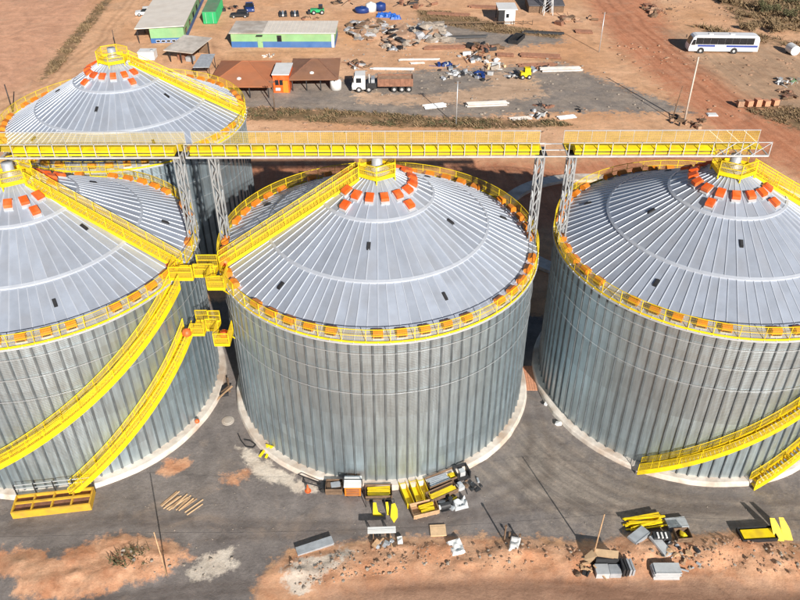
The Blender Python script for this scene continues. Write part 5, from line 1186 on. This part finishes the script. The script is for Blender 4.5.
pipes('thin pale pipes behind the truck cab', 378, 78.5, 404, 78.5, 3, 0.16, ZINC2)
pipes('white pipe stack lying on the dark gravel below the scrap rows', 468, 107.5, 508, 105.8, 4, 0.16, WHITE, 2.4, 2)
pipes('white pipe stack at the upper right of the gravel patch', 541, 72.5, 581, 71.5, 4, 0.17, WHITE, 2.4, 2)
pipes('short pale pipes beside the thin pole left of the gravel', 426, 109.5, 447, 107, 6, 0.13, ZINC2)
pipes('pale timber lengths by the ditch in the middle distance', 511, 121, 531, 119.5, 4, 0.13, WHITE)
pipes('pale timber lengths right of the ditch scrap', 560, 120, 577, 118, 4, 0.14, ZINC2)
pipes('brown bars lying above the scrap rows', 425, 50, 466, 49, 4, 0.2, RUST)
pipes('rusty bars in two rows above the gravel patch', 520, 57, 560, 59, 4, 0.22, RUST)
pipes('rusty bars behind the scrap row', 497, 56, 514, 57, 3, 0.22, RUST)
pipes('dark red bars in front of the upper pipe stack', 520, 67, 556, 66, 3, 0.2, RUST)
pipes('dark steel lengths along the far grey road strip', 432, 40, 486, 38, 3, 0.2, BLACK)
pipes('rusty steel lengths beyond the far grey road strip', 428, 15, 470, 17, 4, 0.2, RUST)
pipes('dark steel lengths below the white hut', 522, 33, 562, 35, 3, 0.2, BLACK)
pipes('rusty lengths at the top edge left of the low sheds', 470, 8, 497, 9, 4, 0.2, RUST)
pipes('dark rack of steel lengths at the top right of the low sheds', 575, 33, 592, 34, 4, 0.2, RUST)
def scrap(label, u, v, seed, mats, n=9, s=1.0):
    rg = random.Random(seed); t = thing('scrap_pile', label, 'scrap', at(u, v), rg.uniform(-.3, .3), 'scrap piles in the far yard'); n = int(n*1.8)
    for k in range(n):
        x, y = rg.gauss(0, 1.1)*s, rg.gauss(0.2, 1.0)*s; a, b_, c = rg.uniform(0.15, 0.75)*s, rg.uniform(0.12, 0.45)*s, rg.uniform(0.08, 0.7)*s
        M = T(x, y, 0) @ RZ(rg.random()*3.1); mt = mats[rg.randrange(len(mats))]; q = rg.random()
        if q < 0.18: MB().tube((-a, 0, b_*0.6), (a, 0, b_*0.6), b_*0.6, n=10).build('drum', mt, t, M)
        elif q < 0.42: MB().lump((0, 0, 0), b_*1.3, (1.2, 1, 0.7), rg.randrange(10**6)).build('lump', mt, t, M @ T(0, 0, b_*0.5))
        elif q < 0.62: MB().bar((-a*2, 0, 0.06), (a*2, 0, 0.06+rg.random()*0.8*s), 0.09, 0.09).build('bar', mt, t, M)
        else: MB().box(-a, a, -b_, b_, 0, c).build('piece', mt, t, M @ Matrix.Rotation(rg.uniform(-.3, .3), 4, 'X') @ Matrix.Rotation(rg.uniform(-.25, .25), 4, 'Y'))
scrap('dark and pale scrap at the left end of the scrap row', 447, 66, 1, [BLACK, ZINC2, BLU2, GREYS])
scrap('pale scrap with blue-grey bits left of centre in the scrap row', 461, 73.5, 2, [ZINC2, GREYS, BLACK, WHITE], 8, 0.8)
scrap('blue-grey machine scrap in the middle of the scrap row', 478, 76, 3, [GREYS, BLU2, BLACK, ZINC2], 10, 1.0)
scrap('mixed light scrap above the middle of the scrap row', 474, 59, 4, [ROCK, BLACK, ZINC2, RUST], 12, 1.2)
scrap('pale crates and boards right of the mixed light scrap', 494, 66, 5, [ZINC2, PLY, WHITE, ROCK], 10, 1.1)
scrap('dark scrap left of the yellow machine', 509, 76, 6, [BLACK, BLU2, ZINC2], 8, 0.8)
scrap('dark scrap by the ditch near the grass strip', 541, 116, 7, [BLACK, WHITE, ZINC2, WOODD], 9, 0.8)
scrap('thin dark scrap on the gravel edge', 545, 107, 8, [BLACK, RUST], 7, 0.7)
scrap('small dark bits at the right tip of the gravel patch', 577, 110, 9, [BLACK, WHITE], 4, 0.5)
scrap('brown and black scrap behind the truck cab', 358, 66, 10, [BLACK, WOODD, ZINC2, RUST], 11, 1.1)
scrap('brown scrap at the top centre edge above the road strip', 412, 5, 11, [WOODD, RUST, BLACK], 12, 1.4)
scrap('scrap below the middle rubble heap', 392, 49.5, 12, [GREYS, BLACK, ROCK], 8, 0.9)
scrap('pale scrap right of the orange hip roof on the ground', 268, 56, 13, [CONC, ROCK, WHITE], 6, 0.6)
scrap('grey ring scrap at the right edge below the bus', 783, 84, 14, [GREYS, BLACK, WHITE], 9, 0.8)
scrap('white scrap bits at the far right edge below the bus', 796, 82, 15, [WHITE, ROCK, GRN], 6, 0.7)
scrap('dark scrap at the top edge between warehouse and site office', 232, 9, 16, [BLACK, RUST, WOODD], 9, 0.9)
scrap('dark scrap strip above the rusty bars', 485, 50, 21, [WOODD, RUST, BLACK, ROCKB], 14, 1.5)
scrap('brown scrap strip at the top right of the hut', 575, 20, 22, [WOODD, RUST, ROCKB], 12, 1.6)
scrap('low pale bits in front of the scrap row', 449, 77, 23, [ZINC2, ROCK, GREYS], 7, 0.8)
scrap('rusty clutter between the pipe stack and yellow machine', 537, 69, 24, [RUST, BLACK, GREYS], 9, 0.9)
scrap('dark timber offcuts above the site office roof', 308, 19, 25, [WOODD, RUST, ROCKB], 7, 0.8)
scrap('dark brown scrap left of the scrap heaps at the top', 338, 4, 26, [WOODD, RUST, BLACK], 9, 1.2)
scrap('dark clutter at the foot of the white pole', 679, 121, 27, [WOODD, BLACK, ROCKB], 9, 0.8)
scrap('dark brush and bits beside the white pole', 694, 125, 28, [WOODD, ROCKB, RUST], 8, 0.9)
scrap('brown clutter beyond the bus at the top', 655, 12, 29, [WOODD, RUST, ROCKB], 12, 1.6)
scrap('brown bits on the field right of the brick pallets', 790, 96, 30, [ROCKB, WOODD, RUST], 9, 1.1)
t = thing('yellow_machine', 'small yellow machine at the right end of the scrap row', 'machine', at(525, 78), 0.1)
MB().box(-0.9, 0.9, -0.6, 0.6, 0.4, 1.2).build('body', YEL, t); MB().box(-0.2, 0.8, -0.5, 0.5, 1.2, 1.9).build('cab', YEL, t); MB().box(-0.3, -0.22, -0.4, 0.4, 1.3, 1.8).build('window', GLASS, t); MB().bar((-0.9, 0, 1.0), (-2.0, 0, 1.8), 0.16).build('boom', BLACK, t)
for x in (-0.6, 0.6):
    for y in (-0.65, 0.65): wheel(t, x, y, 0.4, 0.25)
# dug strip and low banks at the top
boxy('timber_fence', 'low dark timber fence behind the scrap heaps at the top', 'fence', 490, 26, 0.05, [('rail', (-13, 9, 0, 0.1, 0.7, 0.85), WOODD)]+[('post', (x-0.08, x+0.08, 0, 0.16, 0, 1.0), WOODD) for x in range(-13, 10, 2)])
# brick pallets
for k in range(5):
    w_ = ['leftmost and dustiest', 'second from the left', 'middle', 'second from the right', 'rightmost'][k]
    t = thing('brick_pallet', f'{w_} of five pallets of clay bricks by the road', 'bricks', at(739.5+k*8.6, 107.5-0.25*k), rad(random.uniform(-14, 18)), 'pallets of clay bricks')
    MB().box(-0.5, 0.5, -0.5, 0.6, 0, 0.14).build('pallet', WOODD, t)
    for l in range(3 if k != 2 else 4):
        for c in range(3): MB().box(-0.48+c*0.325, -0.48+c*0.325+0.31, -0.45, 0.55, 0.15+l*0.3, 0.15+l*0.3+0.285).build('brick_block', BRICK if k else ROCKB, t)
single(MB().box(-0.8, 0.8, -0.6, 0.6, 0, 0.12).box(-0.7, 0.7, -0.5, 0.5, 0.12, 0.2), 'white_slab', 'small white slab on the red road right of the tall white pole', 'slab', WHITE, at(712, 115))
t = thing('white_drum', 'white drum tank at the right edge beside the bus', 'drum', at(792.5, 54), 0.1)
MB().tube((-0.2, -1.0, 0.95), (-0.2, 1.2, 0.95), 0.9, n=18).build('shell', WHITE, t)
for y in (-0.6, 0.7): MB().box(-0.9, 0.5, y, y+0.15, 0, 0.35).build('saddle', BLACK, t)
# poles in the far yard
pole('tall white pole leaning over the gantry right of centre', 684, 122, 10.3, mat('pale_pole_concrete', (0.55, 0.48, 0.41), 0.8), False, 0.15, 0.0, 'poles behind the silos')
PC = pole('thin grey pole on the far side of the ditch near the gravel', 456, 125, 7.0, ZINC, True, 0.09, 0, 'poles behind the silos')
pole('thin dark pole standing beyond the left rim of the rear silo', 13, 112, 4.6, BLACK, False, 0.12, 0, 'poles behind the silos')
pole('thin brown pole by the red road at the right', 672, 120, 5.5, WOODD, False, 0.09, 0.5, 'poles behind the silos')
pole('slim pole beside the road near the top right of the hut', 599, 52, 7.5, ZINC, True, 0.09, 0, 'poles behind the silos')
pole('thin mast between warehouse and rear silo peak', 116, 48, 3.5, BLACK, False, 0.08, 0, 'poles behind the silos')
pole('thin dark pole in front of the terracotta hip roof', 275, 112, 5.2, WOODD, True, 0.09, 0, 'poles behind the silos')
# pale concrete foundation slab behind the right silo
t = thing('silo_foundation', 'round pale concrete foundation for another silo behind the rightmost silo', 'foundation', (25.0, 82.6, 0))
MB().ring(11.6, 13.4, 0.0, 0.4, 72).build('ring_wall', CONC, t)
# spoil and stones over the far yard
farp = PX((345, 55), (420, 48), (560, 50), (600, 70), (660, 95), (640, 112), (430, 118), (345, 108))
scatter('debris', 'small debris bits strewn over the far gravel yard', 'debris', [farp, PX((340, 15), (450, 20), (460, 55), (345, 60))], 700, 0.03, 0.32, ROCK, 31, 0.5)
scatter('debris', 'brown clods strewn over the far earth', 'debris', [PX((600, 40), (800, 60), (800, 125), (690, 118)), PX((240, 118), (570, 126), (570, 135), (240, 135)), PX((640, -5), (720, 0), (740, 30), (665, 26))], 700, 0.03, 0.38, ROCKB, 32, 0.5)

# small fittings lying about among the crates and panels in front
scrap('loose small fittings between the crates right of the troughs', 448, 503, 41, [BLACK, GREYS, YEL, WOODD], 9, 0.42)
scrap('loose small fittings around the motor stand by the plinth', 470, 487, 42, [BLACK, GREYS, WOODD], 8, 0.42)
scrap('offcuts lying below the trestle table', 384, 546, 43, [WOOD, WOODD, GREYS], 8, 0.42)
scrap('dark offcuts around the small crate at lower right', 672, 551, 44, [BLACK, GREYS, WOOD], 9, 0.45)
scrap('timber and sheet offcuts left of the plywood shelter', 586, 572, 45, [WOODD, BLACK, WOOD], 9, 0.5)
scrap('offcuts lying in front of the grey panel stack', 690, 566, 47, [GREYS, WOOD, ROCKB], 7, 0.4)
